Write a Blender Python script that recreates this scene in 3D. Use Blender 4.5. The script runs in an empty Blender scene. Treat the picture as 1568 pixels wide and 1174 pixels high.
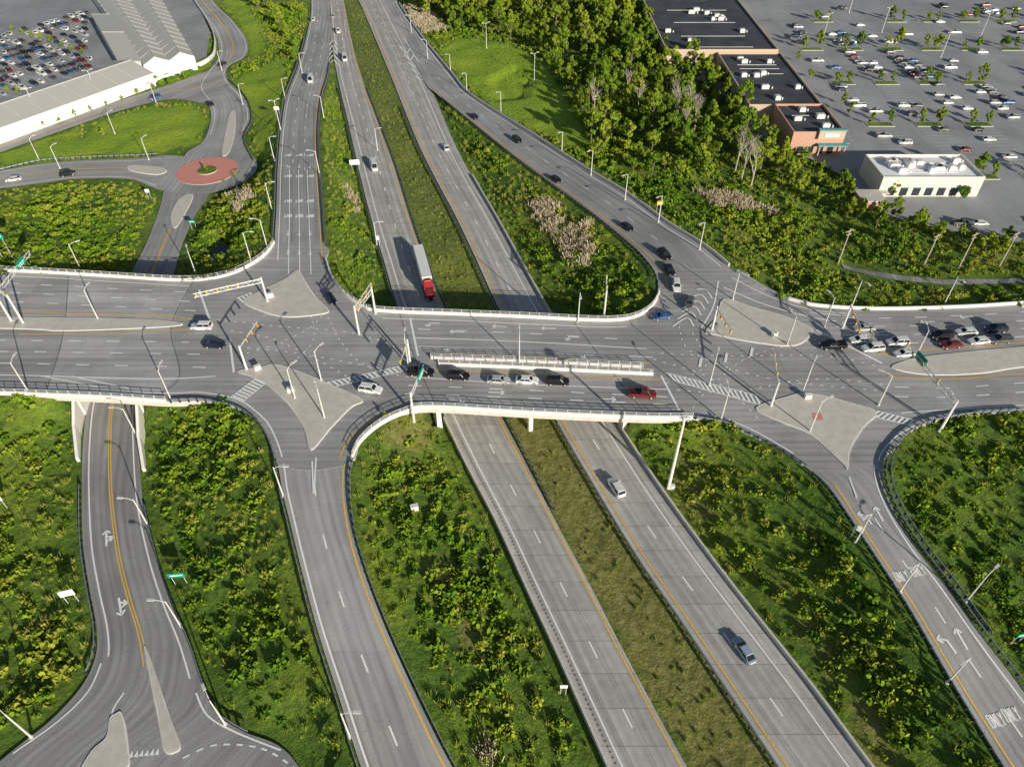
import bpy, math, random
import numpy as np
from mathutils import Vector, Matrix, geometry, kdtree
from mathutils.bvhtree import BVHTree
random.seed(7); np.random.seed(7)
S=bpy.context.scene
# ---------------------------------------------------------------- camera (drone, 115 m up)
F=1090.0; TH=math.radians(43); CH=115.0
cd=bpy.data.cameras.new("camera"); cam=bpy.data.objects.new("camera",cd); S.collection.objects.link(cam)
cd.sensor_width=36; cd.lens=F/1568*36; cd.clip_end=9000; cd.clip_start=1
cam.location=(0,0,CH); cam.rotation_euler=(math.pi/2-TH,0,0); S.camera=cam
ct,st=math.cos(TH),math.sin(TH)
def ray(u,v):
    dx=(u-784)/F; dy=(587-v)/F
    return Vector((dx, ct+dy*st, -st+dy*ct))
def W(u,v,z=0.0):
    """survey: photogrammetric position of a point of known elevation z"""
    r=ray(u,v); t=(z-CH)/r.z
    return Vector((r.x*t,r.y*t,z))
# ---------------------------------------------------------------- world / sun
SUN_EL=math.radians(18); sd=Vector((0.56,-0.83,0)).normalized()
S.view_settings.view_transform='Standard'; S.view_settings.look='None'; S.view_settings.exposure=0
w=bpy.data.worlds.new("World"); S.world=w; w.use_nodes=True
nt=w.node_tree; bg=nt.nodes['Background']; sky=nt.nodes.new('ShaderNodeTexSky'); sky.sky_type='NISHITA'; sky.sun_disc=False
sky.sun_elevation=SUN_EL; sky.sun_rotation=math.atan2(sd.x,sd.y)
nt.links.new(sky.outputs[0],bg.inputs[0]); bg.inputs[1].default_value=0.066
sl=bpy.data.lights.new("sun",'SUN'); sl.energy=5; sl.angle=math.radians(0.5); sl.color=(1,0.935,0.80)
so=bpy.data.objects.new("sun",sl); S.collection.objects.link(so)
ldir=Vector((-sd.x*math.cos(SUN_EL),-sd.y*math.cos(SUN_EL),-math.sin(SUN_EL)))
so.rotation_euler=ldir.to_track_quat('-Z','Y').to_euler(); so.location=(100,-100,200)
# ---------------------------------------------------------------- materials
class NT:
    def __init__(s,name):
        s.m=bpy.data.materials.new(name); s.m.use_nodes=True; s.t=s.m.node_tree; s.b=s.t.nodes['Principled BSDF']
        s.o=s.t.nodes['Material Output']
    def n(s,t,**k):
        x=s.t.nodes.new(t)
        for a,b in k.items(): setattr(x,a,b)
        return x
    def l(s,a,b): s.t.links.new(a,b)
    def noise(s,vec,scale,detail=4,rough=.55):
        x=s.n('ShaderNodeTexNoise'); x.inputs['Scale'].default_value=scale; x.inputs['Detail'].default_value=detail; x.inputs['Roughness'].default_value=rough
        if vec is not None: s.l(vec,x.inputs['Vector'])
        return x.outputs['Fac']
    def ramp(s,fac,stops):
        x=s.n('ShaderNodeValToRGB'); e=x.color_ramp.elements
        while len(e)<len(stops): e.new(0.5)
        for i,(p,c) in enumerate(stops): e[i].position=p; e[i].color=(*c,1)
        s.l(fac,x.inputs[0]); return x.outputs[0]
    def mix(s,fac,a,b,bt='MIX'):
        x=s.n('ShaderNodeMix',data_type='RGBA',blend_type=bt)
        for sock,v in ((x.inputs[0],fac),(x.inputs[6],a),(x.inputs[7],b)):
            if hasattr(v,'links') or hasattr(v,'is_output'): s.l(v,sock)
            elif isinstance(v,tuple): sock.default_value=(*v,1)
            else: sock.default_value=v
        return x.outputs[2]
    def pos(s): return s.n('ShaderNodeNewGeometry').outputs['Position']
    def bump(s,h,d,st=1.0):
        x=s.n('ShaderNodeBump'); x.inputs['Distance'].default_value=d; x.inputs['Strength'].default_value=st
        s.l(h,x.inputs['Height']); s.l(x.outputs[0],s.b.inputs['Normal'])
    def tracks(s,uv,period=1.8,phase=.6):
        sp=s.n('ShaderNodeSeparateXYZ'); s.l(uv,sp.inputs[0]); m=s.n('ShaderNodeMath',operation='MULTIPLY_ADD'); s.l(sp.outputs[0],m.inputs[0]); m.inputs[1].default_value=2*math.pi/period; m.inputs[2].default_value=phase
        c=s.n('ShaderNodeMath',operation='SINE'); s.l(m.outputs[0],c.inputs[0]); h=s.n('ShaderNodeMath',operation='MULTIPLY_ADD'); s.l(c.outputs[0],h.inputs[0]); h.inputs[1].default_value=.5; h.inputs[2].default_value=.5
        return h.outputs[0]
def simple(name,c,rough=.6,metal=0,coat=0,var=0.12,sc=1.3):
    k=NT(name); k.b.inputs['Roughness'].default_value=rough; k.b.inputs['Metallic'].default_value=metal
    if coat: k.b.inputs['Coat Weight'].default_value=coat
    f=k.noise(k.pos(),sc,4)
    lo=tuple(x*(1-var) for x in c); hi=tuple(min(1,x*(1+var)) for x in c)
    k.l(k.ramp(f,[(.3,lo),(.7,hi)]),k.b.inputs['Base Color']); return k.m
def asphalt(name,base,streak=.24,tint=(1,.985,.97),patch=.1,tr=.08):
    k=NT(name); k.b.inputs['Roughness'].default_value=.85
    uv=k.n('ShaderNodeUVMap').outputs[0]; mp=k.n('ShaderNodeMapping'); mp.inputs['Scale'].default_value=(.9,.02,1); k.l(uv,mp.inputs[0])
    s1=k.noise(mp.outputs[0],1.0,3); p=k.pos(); s2=k.noise(p,.045,6,.65); s3=k.noise(p,3.5,3,.7)
    c=lambda f:tuple(base*f*t for t in tint)
    a=k.ramp(s2,[(.32,c(.78)),(.68,c(1.18))])
    b=k.mix(1.0,a,k.ramp(s1,[(.3,(1-streak,)*3),(.65,(1.06,)*3)]),'MULTIPLY')
    d=k.mix(1.0,b,k.ramp(s3,[(.3,(.9,)*3),(.7,(1.07,)*3)]),'MULTIPLY')
    if tr: d=k.mix(1.0,d,k.ramp(k.tracks(uv),[(0,(1-tr,)*3),(.6,(1.03,)*3)]),'MULTIPLY')
    br=k.n('ShaderNodeTexBrick'); br.offset=.37; br.inputs['Scale'].default_value=1; br.inputs['Color1'].default_value=(1+patch*.6,)*3+(1,); br.inputs['Color2'].default_value=(1-patch,)*3+(1,)
    br.inputs['Mortar'].default_value=(.84,.84,.84,1); br.inputs['Brick Width'].default_value=3.6; br.inputs['Row Height'].default_value=31; br.inputs['Mortar Size'].default_value=.03; k.l(uv,br.inputs['Vector'])
    d=k.mix(1.0,d,br.outputs[0],'MULTIPLY')
    # tar-sealed wandering cracks
    dn=k.n('ShaderNodeTexNoise'); dn.inputs['Scale'].default_value=.25; k.l(p,dn.inputs['Vector']); dm=k.n('ShaderNodeVectorMath',operation='MULTIPLY_ADD'); k.l(dn.outputs['Color'],dm.inputs[0]); dm.inputs[1].default_value=(9,9,9); k.l(p,dm.inputs[2])
    vo=k.n('ShaderNodeTexVoronoi',feature='DISTANCE_TO_EDGE'); vo.inputs['Scale'].default_value=.05; k.l(dm.outputs[0],vo.inputs['Vector'])
    e=k.mix(1.0,d,k.ramp(vo.outputs['Distance'],[(0,(.76,)*3),(.004,(1,)*3)]),'MULTIPLY')
    k.l(e,k.b.inputs['Base Color']); return k.m
def slabs(name):
    k=NT(name); k.b.inputs['Roughness'].default_value=.85
    uv=k.n('ShaderNodeUVMap').outputs[0]
    br=k.n('ShaderNodeTexBrick'); br.offset=0; br.inputs['Scale'].default_value=1
    br.inputs['Color1'].default_value=(.55,.53,.50,1); br.inputs['Color2'].default_value=(.445,.43,.405,1); br.inputs['Mortar'].default_value=(.26,.255,.24,1)
    br.inputs['Brick Width'].default_value=3.6; br.inputs['Row Height'].default_value=6.1; br.inputs['Mortar Size'].default_value=.06; br.inputs['Bias'].default_value=-.3
    k.l(uv,br.inputs['Vector'])
    mp=k.n('ShaderNodeMapping'); mp.inputs['Scale'].default_value=(.6,.02,1); k.l(uv,mp.inputs[0])
    a=k.mix(1.0,br.outputs[0],k.ramp(k.noise(mp.outputs[0],1,3),[(.3,(.76,)*3),(.7,(1.1,)*3)]),'MULTIPLY')
    b=k.mix(1.0,a,k.ramp(k.noise(k.pos(),.5,5,.7),[(.3,(.84,)*3),(.7,(1.1,)*3)]),'MULTIPLY')
    b=k.mix(1.0,b,k.ramp(k.tracks(uv,1.8,.3),[(0,(.88,)*3),(.6,(1.04,)*3)]),'MULTIPLY')
    k.l(b,k.b.inputs['Base Color']); return k.m
M={}
M['asph']=asphalt('asphalt',.425); M['asphD']=asphalt('asphalt_dark',.36); M['asphL']=M['asph']; M['deckc']=asphalt('concrete_deck',.52,.2,patch=.14); M['slab']=slabs('concrete_slabs')
M['lot']=asphalt('lot_asphalt',.35,.05,(.96,.99,1.03),.04,0)
M['conc']=simple('concrete',(.66,.63,.57),.85); M['concW']=simple('pale_concrete',(.84,.81,.76),.8,var=.06); M['concP']=simple('island_paving',(.64,.60,.53),.9,var=.1,sc=.6)
M['white']=simple('white_paint',(.95,.95,.93),.7,var=.05); M['yellow']=simple('yellow_paint',(.88,.54,.10),.7,var=.12)
M['steel']=simple('galvanised_steel',(.72,.72,.70),.5,.05); M['post']=simple('dark_post',(.03,.03,.035),.7); M['joint']=simple('joint_seal',(.13,.13,.13),.8); M['rail']=simple('guardrail_steel',(.32,.36,.41),.5,.3)
M['red']=simple('red_brick_paving',(.72,.30,.24),.85); M['sig']=simple('signal_yellow',(.65,.42,.03),.5); M['green']=simple('sign_green',(.0,.34,.22),.5)
M['black']=simple('tyre_black',(.015,.015,.015),.8); M['glass']=simple('car_glass',(.02,.025,.03),.08); M['lamp']=simple('lens_clear',(.6,.6,.6),.2); M['tail']=simple('tail_red',(.4,.01,.01),.3)
M['roofD']=simple('dark_roof',(.06,.066,.08),.8,var=.35,sc=.15); M['roofW']=simple('white_roof',(.92,.93,.95),.7,var=.05); M['wallB']=simple('beige_render',(.62,.48,.36),.85,var=.06); M['cream']=simple('cream_render',(.80,.74,.65),.85,var=.06)
M['wallS']=simple('salmon_brick',(.60,.35,.25),.85,var=.08); M['teal']=simple('teal_canopy',(.15,.4,.4),.6); M['wallW']=simple('white_cladding',(.84,.83,.80),.7,var=.05)
M['win']=simple('window_glass',(.04,.05,.06),.1); M['bark']=simple('bark',(.2,.16,.12),.9); M['barkP']=simple('pale_dead_wood',(.5,.44,.36),.9)
k=NT('metal_roof_sheet'); k.b.inputs['Roughness'].default_value=.6
wv=k.n('ShaderNodeTexWave'); wv.inputs['Scale'].default_value=.25; wv.inputs['Distortion'].default_value=.3; k.l(k.pos(),wv.inputs[0])
k.l(k.mix(k.noise(k.pos(),.12,4),k.ramp(wv.outputs[1],[(0,(.50,.49,.46)),(1,(.56,.55,.53))]),(.62,.60,.54)),k.b.inputs['Base Color']); M['roofG']=k.m
k=NT('water'); k.b.inputs['Base Color'].default_value=(.01,.018,.015,1); k.b.inputs['Roughness'].default_value=.06; k.bump(k.noise(k.pos(),.8),.02); M['water']=k.m
def leafmat(name,stops):
    k=NT(name); oi=k.n('ShaderNodeObjectInfo').outputs['Random']; p=k.pos()
    n1=k.noise(p,.03,4); n2=k.noise(p,.9,2)
    m1=k.n('ShaderNodeMath',operation='MULTIPLY_ADD'); k.l(oi,m1.inputs[0]); m1.inputs[1].default_value=.3; k.l(n1,m1.inputs[2])
    m2=k.n('ShaderNodeMath',operation='MULTIPLY_ADD'); k.l(n2,m2.inputs[0]); m2.inputs[1].default_value=.35; k.l(m1.outputs[0],m2.inputs[2])
    c=k.ramp(m2.outputs[0],stops); t=k.n('ShaderNodeBsdfDiffuse'); k.l(c,t.inputs[0]); k.l(t.outputs[0],k.o.inputs[0]); return k.m
M['leaf']=leafmat('tree_leaves',[(.42,(.06,.13,.016)),(.72,(.16,.26,.024)),(1,(.30,.36,.035))])
M['shrub']=leafmat('shrub_leaves',[(.42,(.045,.12,.016)),(.66,(.11,.215,.02)),(.84,(.20,.30,.024)),(1,(.32,.35,.045))])
M['grassb']=leafmat('tall_grass',[(.4,(.13,.23,.022)),(.7,(.25,.34,.034)),(1,(.38,.37,.09))])
M['reed']=leafmat('dry_reeds',[(.4,(.40,.32,.20)),(1,(.66,.56,.40))])
def groundmat():
    k=NT('ground_grass'); k.b.inputs['Roughness'].default_value=.95; p=k.pos()
    at=k.n('ShaderNodeAttribute',attribute_name='zone'); sep=k.n('ShaderNodeSeparateColor'); k.l(at.outputs['Color'],sep.inputs[0])
    n1=k.noise(p,.04,6,.65); n2=k.noise(p,.6,6,.7); n3=k.noise(p,4,4,.7)
    base=k.ramp(n1,[(.32,(.07,.155,.016)),(.5,(.14,.24,.024)),(.64,(.25,.33,.036)),(.75,(.34,.33,.10))])
    base=k.mix(1.0,base,k.ramp(n2,[(.3,(.45,.5,.45)),(.7,(1.3,1.25,1.1))]),'MULTIPLY')
    lawn=k.ramp(n1,[(.3,(.23,.42,.018)),(.7,(.44,.56,.034))])
    lawn=k.mix(1.0,lawn,k.ramp(n2,[(.3,(.7,.78,.7)),(.7,(1.15,1.1,1.0))]),'MULTIPLY')
    dry=k.ramp(n2,[(.3,(.14,.15,.035)),(.5,(.25,.235,.06)),(.7,(.40,.34,.14))])
    c=k.mix(sep.outputs[0],base,lawn); c=k.mix(sep.outputs[1],c,dry)
    c=k.mix(1.0,c,k.ramp(n3,[(.3,(.65,.65,.65)),(.7,(1.25,1.25,1.2))]),'MULTIPLY')
    k.l(c,k.b.inputs['Base Color']); k.bump(n2,.9,.8); return k.m
M['ground']=groundmat()
# ---------------------------------------------------------------- mesh helper
class MB:
    def __init__(s): s.v=[]; s.f=[]; s.m=[]; s.uv=None
    def add(s,vs,fs,mi=0):
        o=len(s.v); s.v.extend([tuple(x) for x in vs]); s.f.extend([tuple(i+o for i in f) for f in fs]); s.m.extend([mi]*len(fs))
    def box(s,c,size,mi=0,rot=0,taper=1.0,mat=None):
        x,y,z=[a/2 for a in size]; vs=[]
        for sz in (-1,1):
            t=1 if sz<0 else taper
            for sx,sy in ((-1,-1),(1,-1),(1,1),(-1,1)):
                px,py=sx*x*t,sy*y*t
                p=Vector((px*math.cos(rot)-py*math.sin(rot),px*math.sin(rot)+py*math.cos(rot),sz*z))
                if mat is not None: p=mat@p
                vs.append(p+Vector(c))
        s.add(vs,[(0,3,2,1),(4,5,6,7),(0,1,5,4),(1,2,6,5),(2,3,7,6),(3,0,4,7)],mi)
    def tube(s,a,b,r0,r1=None,n=6,mi=0):
        a=Vector(a); b=Vector(b); r1=r0 if r1 is None else r1
        d=(b-a); 
        if d.length<1e-6: return
        q=d.to_track_quat('Z','Y'); vs=[]
        for p,r in ((a,r0),(b,r1)):
            for i in range(n):
                an=2*math.pi*i/n; vs.append(p+q@Vector((r*math.cos(an),r*math.sin(an),0)))
        fs=[(i,(i+1)%n,n+(i+1)%n,n+i) for i in range(n)]; fs.append(tuple(range(n-1,-1,-1))); fs.append(tuple(range(n,2*n)))
        s.add(vs,fs,mi)
    def mesh(s,name,mats):
        me=bpy.data.meshes.new(name); me.from_pydata(s.v,[],s.f)
        for m in mats: me.materials.append(M[m] if isinstance(m,str) else m)
        me.polygons.foreach_set('material_index',s.m); me.update(); return me
    def obj(s,name,mats,parent=None):
        o=bpy.data.objects.new(name,s.mesh(name,mats)); S.collection.objects.link(o); o.parent=parent; return o
def inst(name,me,loc,rz=0,sc=1,parent=None,rot=None):
    o=bpy.data.objects.new(name,me); o.location=loc; o.scale=(sc,)*3 if not isinstance(sc,tuple) else sc
    if rot is not None: o.rotation_euler=rot
    else: o.rotation_euler=(0,0,rz)
    S.collection.objects.link(o); o.parent=parent; return o
def empty(name,loc=(0,0,0)):
    o=bpy.data.objects.new(name,None); o.location=loc; S.collection.objects.link(o); return o
def cr(P,n=8,closed=False):
    """Catmull-Rom through list of numpy points"""
    P=[np.array(p,float) for p in P]; out=[]; N=len(P); rng=N if closed else N-1
    for i in range(rng):
        if closed: a,b,c,d=P[(i-1)%N],P[i],P[(i+1)%N],P[(i+2)%N]
        else: a=P[max(i-1,0)]; b=P[i]; c=P[i+1]; d=P[min(i+2,N-1)]
        for j in range(n):
            t=j/n; out.append(.5*((2*b)+(-a+c)*t+(2*a-5*b+4*c-d)*t*t+(-a+3*b-3*c+d)*t**3))
    if not closed: out.append(P[-1])
    return out
# ---------------------------------------------------------------- roads traced as pairs of kerb lines
R={}; surfV=[]; surfF=[]; samples=[]
def addsurf(vs,fs):
    o=len(surfV); surfV.extend([tuple(v) for v in vs]); surfF.extend([tuple(i+o for i in f) for f in fs])
def road(name,sec,mat,off=0.0,n=8,nc=4,oname='road'):
    L=cr([W(a,b,z) for a,b,c,d,z in sec],n); Rr=cr([W(c,d,z) for a,b,c,d,z in sec],n)
    vs=[];uv=[];s=0;cum=[0]
    for i in range(len(L)):
        if i: s+=np.linalg.norm((L[i]+Rr[i]-L[i-1]-Rr[i-1])/2); cum.append(s)
        w=np.linalg.norm(Rr[i]-L[i])
        for j in range(nc+1):
            t=j/nc; p=L[i]*(1-t)+Rr[i]*t; vs.append((p[0],p[1],p[2]+off)); uv.append((t*w,s))
    fs=[]
    for i in range(len(L)-1):
        for j in range(nc):
            a=i*(nc+1)+j; fs.append((a,a+1,a+nc+2,a+nc+1))
    b=MB(); b.add(vs,fs); o=b.obj(oname,[mat]); me=o.data; ul=me.uv_layers.new(name='UVMap')
    idx=np.zeros(len(me.loops),int); me.loops.foreach_get('vertex_index',idx); ul.data.foreach_set('uv',np.array(uv)[idx].ravel())
    addsurf(vs,fs); R[name]=dict(L=L,R=Rr,cum=cum,off=off)
    for i in range(len(L)-1):
        seg=max(1,int(np.linalg.norm(L[i+1]-L[i])/1.8)); seg=max(seg,int(np.linalg.norm(Rr[i+1]-Rr[i])/1.8))
        for q in range(seg):
            f=q/seg; a=L[i]*(1-f)+L[i+1]*f; c=Rr[i]*(1-f)+Rr[i+1]*f; m=max(2,int(np.linalg.norm(c-a)/1.8)+1)
            for j in range(m): t=j/(m-1); samples.append(a*(1-t)+c*t)
    return o
road('SB',[(478,-60,512,-60,0),(500,0,526,0,0),(507,60,538,60,0),(516,115,553,115,0),(530,175,575,175,0),(547,250,603,250,0),(567,330,628,330,0),(588,400,652,400,0),(609,470,680,470,0),(643,550,722,550,0),(678,632,765,632,0),(715,710,806,710,0),(762,800,852,800,0),(808,900,906,900,0),(855,1000,957,1000,0),(933,1174,1052,1174,0),(990,1300,1125,1300,0),(1075,1500,1240,1500,0)],'slab',0,oname='highway')
road('NB',[(520,-60,560,-60,0),(549,0,590,0,0),(575,60,622,60,0),(606,135,660,135,0),(638,215,694,215,0),(665,270,722,270,0),(697,330,757,330,0),(728,395,793,395,0),(760,465,832,465,0),(803,550,884,550,0),(850,640,938,640,0),(908,740,1003,740,0),(975,850,1082,850,0),(1040,945,1155,945,0),(1110,1050,1238,1050,0),(1193,1174,1330,1174,0),(1280,1300,1430,1300,0),(1420,1500,1600,1500,0)],'slab',0,oname='highway')
road('A',[(455,-60,490,-60,0),(476,0,505,0,.5),(468,60,508,60,1.5),(455,105,503,110,2.5),(438,150,492,150,3.5),(430,200,487,200,4.7),(425,260,489,260,6),(423,320,493,320,6.8),(420,375,497,375,7),(418,420,500,420,7),(418,450,500,450,7)],'asph',-.02,oname='ramp_road')
road('B',[(545,-60,578,-60,0),(582,0,607,0,0),(615,60,640,50,0),(650,125,690,112,.3),(668,143,715,142,1),(720,186,762,174,2),(790,242,832,218,3.5),(850,286,900,262,4.6),(905,326,960,298,5.6),(955,366,1022,343,6.4),(988,397,1078,378,7),(1008,430,1125,416,7),(1000,470,1160,440,7)],'asph',-.02,oname='ramp_road')
road('D',[(400,600,640,600,7),(408,660,560,668,7),(425,710,537,710,7),(432,750,533,750,6.9),(443,795,539,805,6.7),(460,865,556,870,6.3),(485,960,590,960,5.6),(520,1070,640,1070,4.8),(553,1174,692,1174,4),(600,1300,765,1300,3),(680,1500,880,1500,2)],'asph',-.02,oname='ramp_road')
road('F',[(1180,655,1400,640,7),(1225,706,1362,690,7),(1268,745,1352,728,7),(1305,797,1366,775,6.8),(1342,853,1402,835,6.5),(1392,930,1452,900,6),(1447,1025,1508,978,5.3),(1492,1100,1560,1045,4.7),(1538,1174,1625,1130,4.2),(1620,1300,1730,1260,3.5),(1740,1480,1880,1450,3)],'asph',-.02,oname='ramp_road')
road('E',[(262,250,330,262,0),(250,296,318,302,0),(244,320,300,328,0),(225,370,280,372,0),(203,415,266,420,0),(178,480,245,480,0),(154,550,226,550,0),(135,615,212,615,0),(127,680,213,690,0),(125,745,220,775,0),(127,830,240,860,0),(137,900,262,925,0),(148,960,288,985,0),(146,1005,310,1050,0),(125,1050,330,1090,0),(80,1100,370,1118,0),(30,1140,425,1140,0),(-10,1174,458,1174,0),(-60,1230,480,1230,0),(-120,1300,500,1300,0)],'asphD',0,oname='local_road')
road('G',[(-200,285,-200,318,0),(-20,264,-20,292,0),(60,251,60,281,0),(120,246,120,274,0),(200,243,200,275,0),(262,238,250,292,0),(300,245,300,285,0)],'asph',.01,oname='local_road')
road('H',[(255,-60,290,-60,0),(292,0,325,0,0),(320,35,355,30,0),(334,65,378,62,0),(333,90,376,86,0),(318,110,350,102,0),(304,135,348,122,0),(318,158,374,150,0),(323,180,384,178,0),(312,215,373,212,0),(285,235,386,245,0),(280,255,380,262,0)],'asph',.02,oname='local_road')
road('I',[(-200,292,-200,312,0),(0,217,0,234,0),(90,185,90,202,0),(180,155,180,171,0),(260,130,262,152,0),(310,112,318,158,0),(340,105,345,140,0)],'asph',.03,oname='local_road')
# roundabout
RB=W(318,262,0)
def disc(c,r,z,n=64,rin=0):
    vs=[];fs=[]
    for i in range(n):
        a=2*math.pi*i/n; vs.append((c.x+r*math.cos(a),c.y+r*math.sin(a),z)); 
        if rin: vs.append((c.x+rin*math.cos(a),c.y+rin*math.sin(a),z))
    if rin: fs=[(2*i,2*((i+1)%n),2*((i+1)%n)+1,2*i+1) for i in range(n)]
    else: fs=[tuple(range(n))]
    return vs,fs
def prism(b,poly,z0,z1,mi=0,mside=None):
    poly=[Vector(p) for p in poly]; n=len(poly); mside=mi if mside is None else mside
    tri=geometry.tessellate_polygon([[Vector((p.x,p.y,0)) for p in poly]])
    b.add([(p.x,p.y,z1) for p in poly],[tuple(t) for t in tri],mi)
    b.add([(p.x,p.y,z0) for p in poly]+[(p.x,p.y,z1) for p in poly],[(i,(i+1)%n,n+(i+1)%n,n+i) for i in range(n)],mside)
def uvplan(o,swap=False):
    ul=o.data.uv_layers.new(name='UVMap')
    for lp in o.data.loops: co=o.data.vertices[lp.vertex_index].co; ul.data[lp.index].uv=(co.y,co.x) if swap else (co.x,co.y)
vs,fs=disc(RB,16.8,.045); b=MB(); b.add(vs,fs); uvplan(b.obj('roundabout_road',['asph'])); addsurf(vs,fs)
for i in range(40):
    for r in (3,8,13,16.5): a=i*math.pi/20; samples.append(np.array([RB.x+r*math.cos(a),RB.y+r*math.sin(a),0]))
b=MB(); vs,_=disc(RB,10.3,0,48); prism(b,vs,.0,.17,0,1); vs,_=disc(RB,3.2,0,32); prism(b,vs,.1,.4,2,1); b.obj('roundabout_island',['red','conc','ground'])
# bridge deck / junction slab
D=7.0
deck=[(-240,409),(0,415),(120,421),(200,426),(270,430),(320,428),(360,418),(390,403),(410,387),(420,372),(497,376),(500,400),(510,428),(530,453),(555,469),(582,477),(700,482),(800,486),(900,491),(945,491),(975,485),(998,470),(1010,448),(1008,430),(1030,408),(1082,380),(1128,417),(1180,448),(1215,461),(1260,470),(1350,474),(1470,471),(1568,465),(1800,450),(1800,612),(1568,629),(1500,633),(1450,640),(1415,650),(1385,667),(1364,692),(1300,722),(1240,716),(1195,688),(1150,665),(1110,648),(1060,640),(985,640),(820,633),(660,624),(620,632),(582,650),(552,676),(537,708),(475,720),(424,708),(412,672),(395,645),(362,624),(310,614),(255,615),(160,609),(60,605),(0,603),(-240,600)]
deckW=[Vector(p) for p in cr([W(u,v,D) for u,v in deck],4,True)]
b=MB(); prism(b,deckW,D-1.5,D,0,1)
tri=geometry.tessellate_polygon([[Vector((p.x,p.y,0)) for p in deckW]]); addsurf([(p.x,p.y,D) for p in deckW],[tuple(t) for t in tri])
b.add([(p.x,p.y,D-1.5) for p in deckW],[tuple(reversed(t)) for t in tri],1)
do=b.obj('overpass_road_bridge',['asphL','conc']); uvplan(do,True)
for pts in ([(105,423),(200,428.5),(295,432),(262,500),(275,575),(235,608),(70,601),(90,540),(100,490)],):
    P=[W(u,v,D+.006) for u,v in pts]; b=MB(); b.add(P,[tuple(t) for t in geometry.tessellate_polygon([[Vector((p.x,p.y,0)) for p in P]])]); uvplan(b.obj('bridge_deck_surface',['deckc']),True)
# parking lots
def polyroad(name,pts,z,mat):
    P=[W(u,v,z) for u,v in pts]; tri=[tuple(t) for t in geometry.tessellate_polygon([[Vector((p.x,p.y,0)) for p in P]])]
    b=MB(); b.add(P,tri); uvplan(b.obj(name,[mat])); addsurf(P,tri); return P
lotM=polyroad('parking_lot',[(960,-60),(1800,-60),(1800,385),(1568,372),(1450,352),(1390,340),(1335,318),(1300,275),(1245,245),(1205,232),(1150,205),(1090,130),(1010,105),(985,40)],3.0,'lot')
lotL=polyroad('parking_lot',[(-300,-60),(240,-60),(300,0),(322,50),(316,88),(225,120),(100,166),(0,200),(-300,296)],0.05,'lot')
# ---------------------------------------------------------------- terrain sheet
def geo(a,sgn): 
    o=[];s=5;x=a
    while abs(x-a)<5000: x+=sgn*s; s*=1.5; o.append(x)
    return o
xs=np.array(geo(-340,-1)[::-1]+list(np.arange(-340,341,2.5))+geo(340,1)); ys=np.array(geo(10,-1)[::-1]+list(np.arange(10,490,2.5))+geo(487.5,1))
X,Y=np.meshgrid(xs,ys); NY,NX=X.shape
def inpoly(X,Y,P):
    r=np.zeros(X.shape,bool); n=len(P); j=n-1
    for i in range(n):
        xi,yi,xj,yj=P[i][0],P[i][1],P[j][0],P[j][1]
        if yi!=yj: r^=((yi>Y)!=(yj>Y))&(X<(xj-xi)*(Y-yi)/(yj-yi)+xi)
        j=i
    return r
kd=kdtree.KDTree(len(samples))
for i,s in enumerate(samples): kd.insert((s[0],s[1],0),i)
kd.balance()
Z=np.zeros(X.shape); fix=np.zeros(X.shape,bool)
spanH=[W(598,460),W(845,460),W(978,690),W(680,690)]; spanE=[W(190,410),W(276,412),W(222,668),W(118,668)]
inH=inpoly(X,Y,spanH)|inpoly(X,Y,spanE)
dk=inpoly(X,Y,deckW)
m=dk&~inH; Z[m]=D-.4; fix|=m
Z[inH]=-.35; fix|=inH
lm=inpoly(X,Y,lotM); Z[lm]=2.6; fix|=lm
ll=inpoly(X,Y,lotL); Z[ll]=-.3; fix|=ll
core=(X>-345)&(X<345)&(Y>5)&(Y<495)
for iy in range(NY):
    for ix in range(NX):
        if not core[iy,ix]: continue
        hits=kd.find_range((X[iy,ix],Y[iy,ix],0),3.1)
        if hits:
            z=min(samples[h[1]][2] for h in hits)-.32
            Z[iy,ix]=min(z,Z[iy,ix]) if fix[iy,ix] else z
            fix[iy,ix]=True
far=(np.abs(X)>420)|(Y>560)|(Y<-60); fix|=far&~lm
Z[~fix]=2.0
for it in range(1800):
    A=Z.copy(); A[1:-1,1:-1]=(Z[:-2,1:-1]+Z[2:,1:-1]+Z[1:-1,:-2]+Z[1:-1,2:])/4
    Z=np.where(fix,Z,A)
bumpy=(np.sin(X*.21+np.sin(Y*.13)*2)*np.sin(Y*.19+np.sin(X*.11)*2)*.4+np.random.rand(*X.shape)*.3-.2)
Z=np.where(fix,Z,Z+bumpy)
pondP=[W(u,v,.3) for u,v in [(322,372),(340,362),(362,375),(360,392),(345,402),(325,405),(316,392)]]
pm=inpoly(X,Y,pondP); Z[pm]=-.6
lawn=[W(u,v,1) for u,v in [(672,75),(700,55),(745,60),(800,75),(845,110),(868,160),(890,200),(915,235),(880,238),(830,212),(760,170),(715,125)]]
basin=[W(u,v,1) for u,v in [(750,118),(790,100),(815,120),(805,150),(765,155)]]; Z[inpoly(X,Y,basin)]-=1.6
lawn2=[W(u,v,0) for u,v in [(120,215),(150,185),(230,162),(300,162),(320,185),(300,220),(230,236),(120,240)]]
lawn3=[W(u,v,0) for u,v in [(340,0),(375,0),(400,40),(410,75),(385,95),(378,55)]]
lawn4=[W(u,v,0) for u,v in [(0,235),(120,195),(130,240),(0,255)]]
lawn5=[W(u,v,3) for u,v in [(345,115),(440,80),(435,150),(420,240),(395,235),(385,160)]]
med1=[W(u,v,0) for u,v in [(526,0),(549,0),(606,135),(697,330),(760,465),(680,465),(628,330),(575,175),(553,115)]]
med2=[W(u,v,0) for u,v in [(765,632),(850,640),(975,850),(1193,1174),(1280,1300),(1125,1300),(957,1000),(852,800)]]
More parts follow.
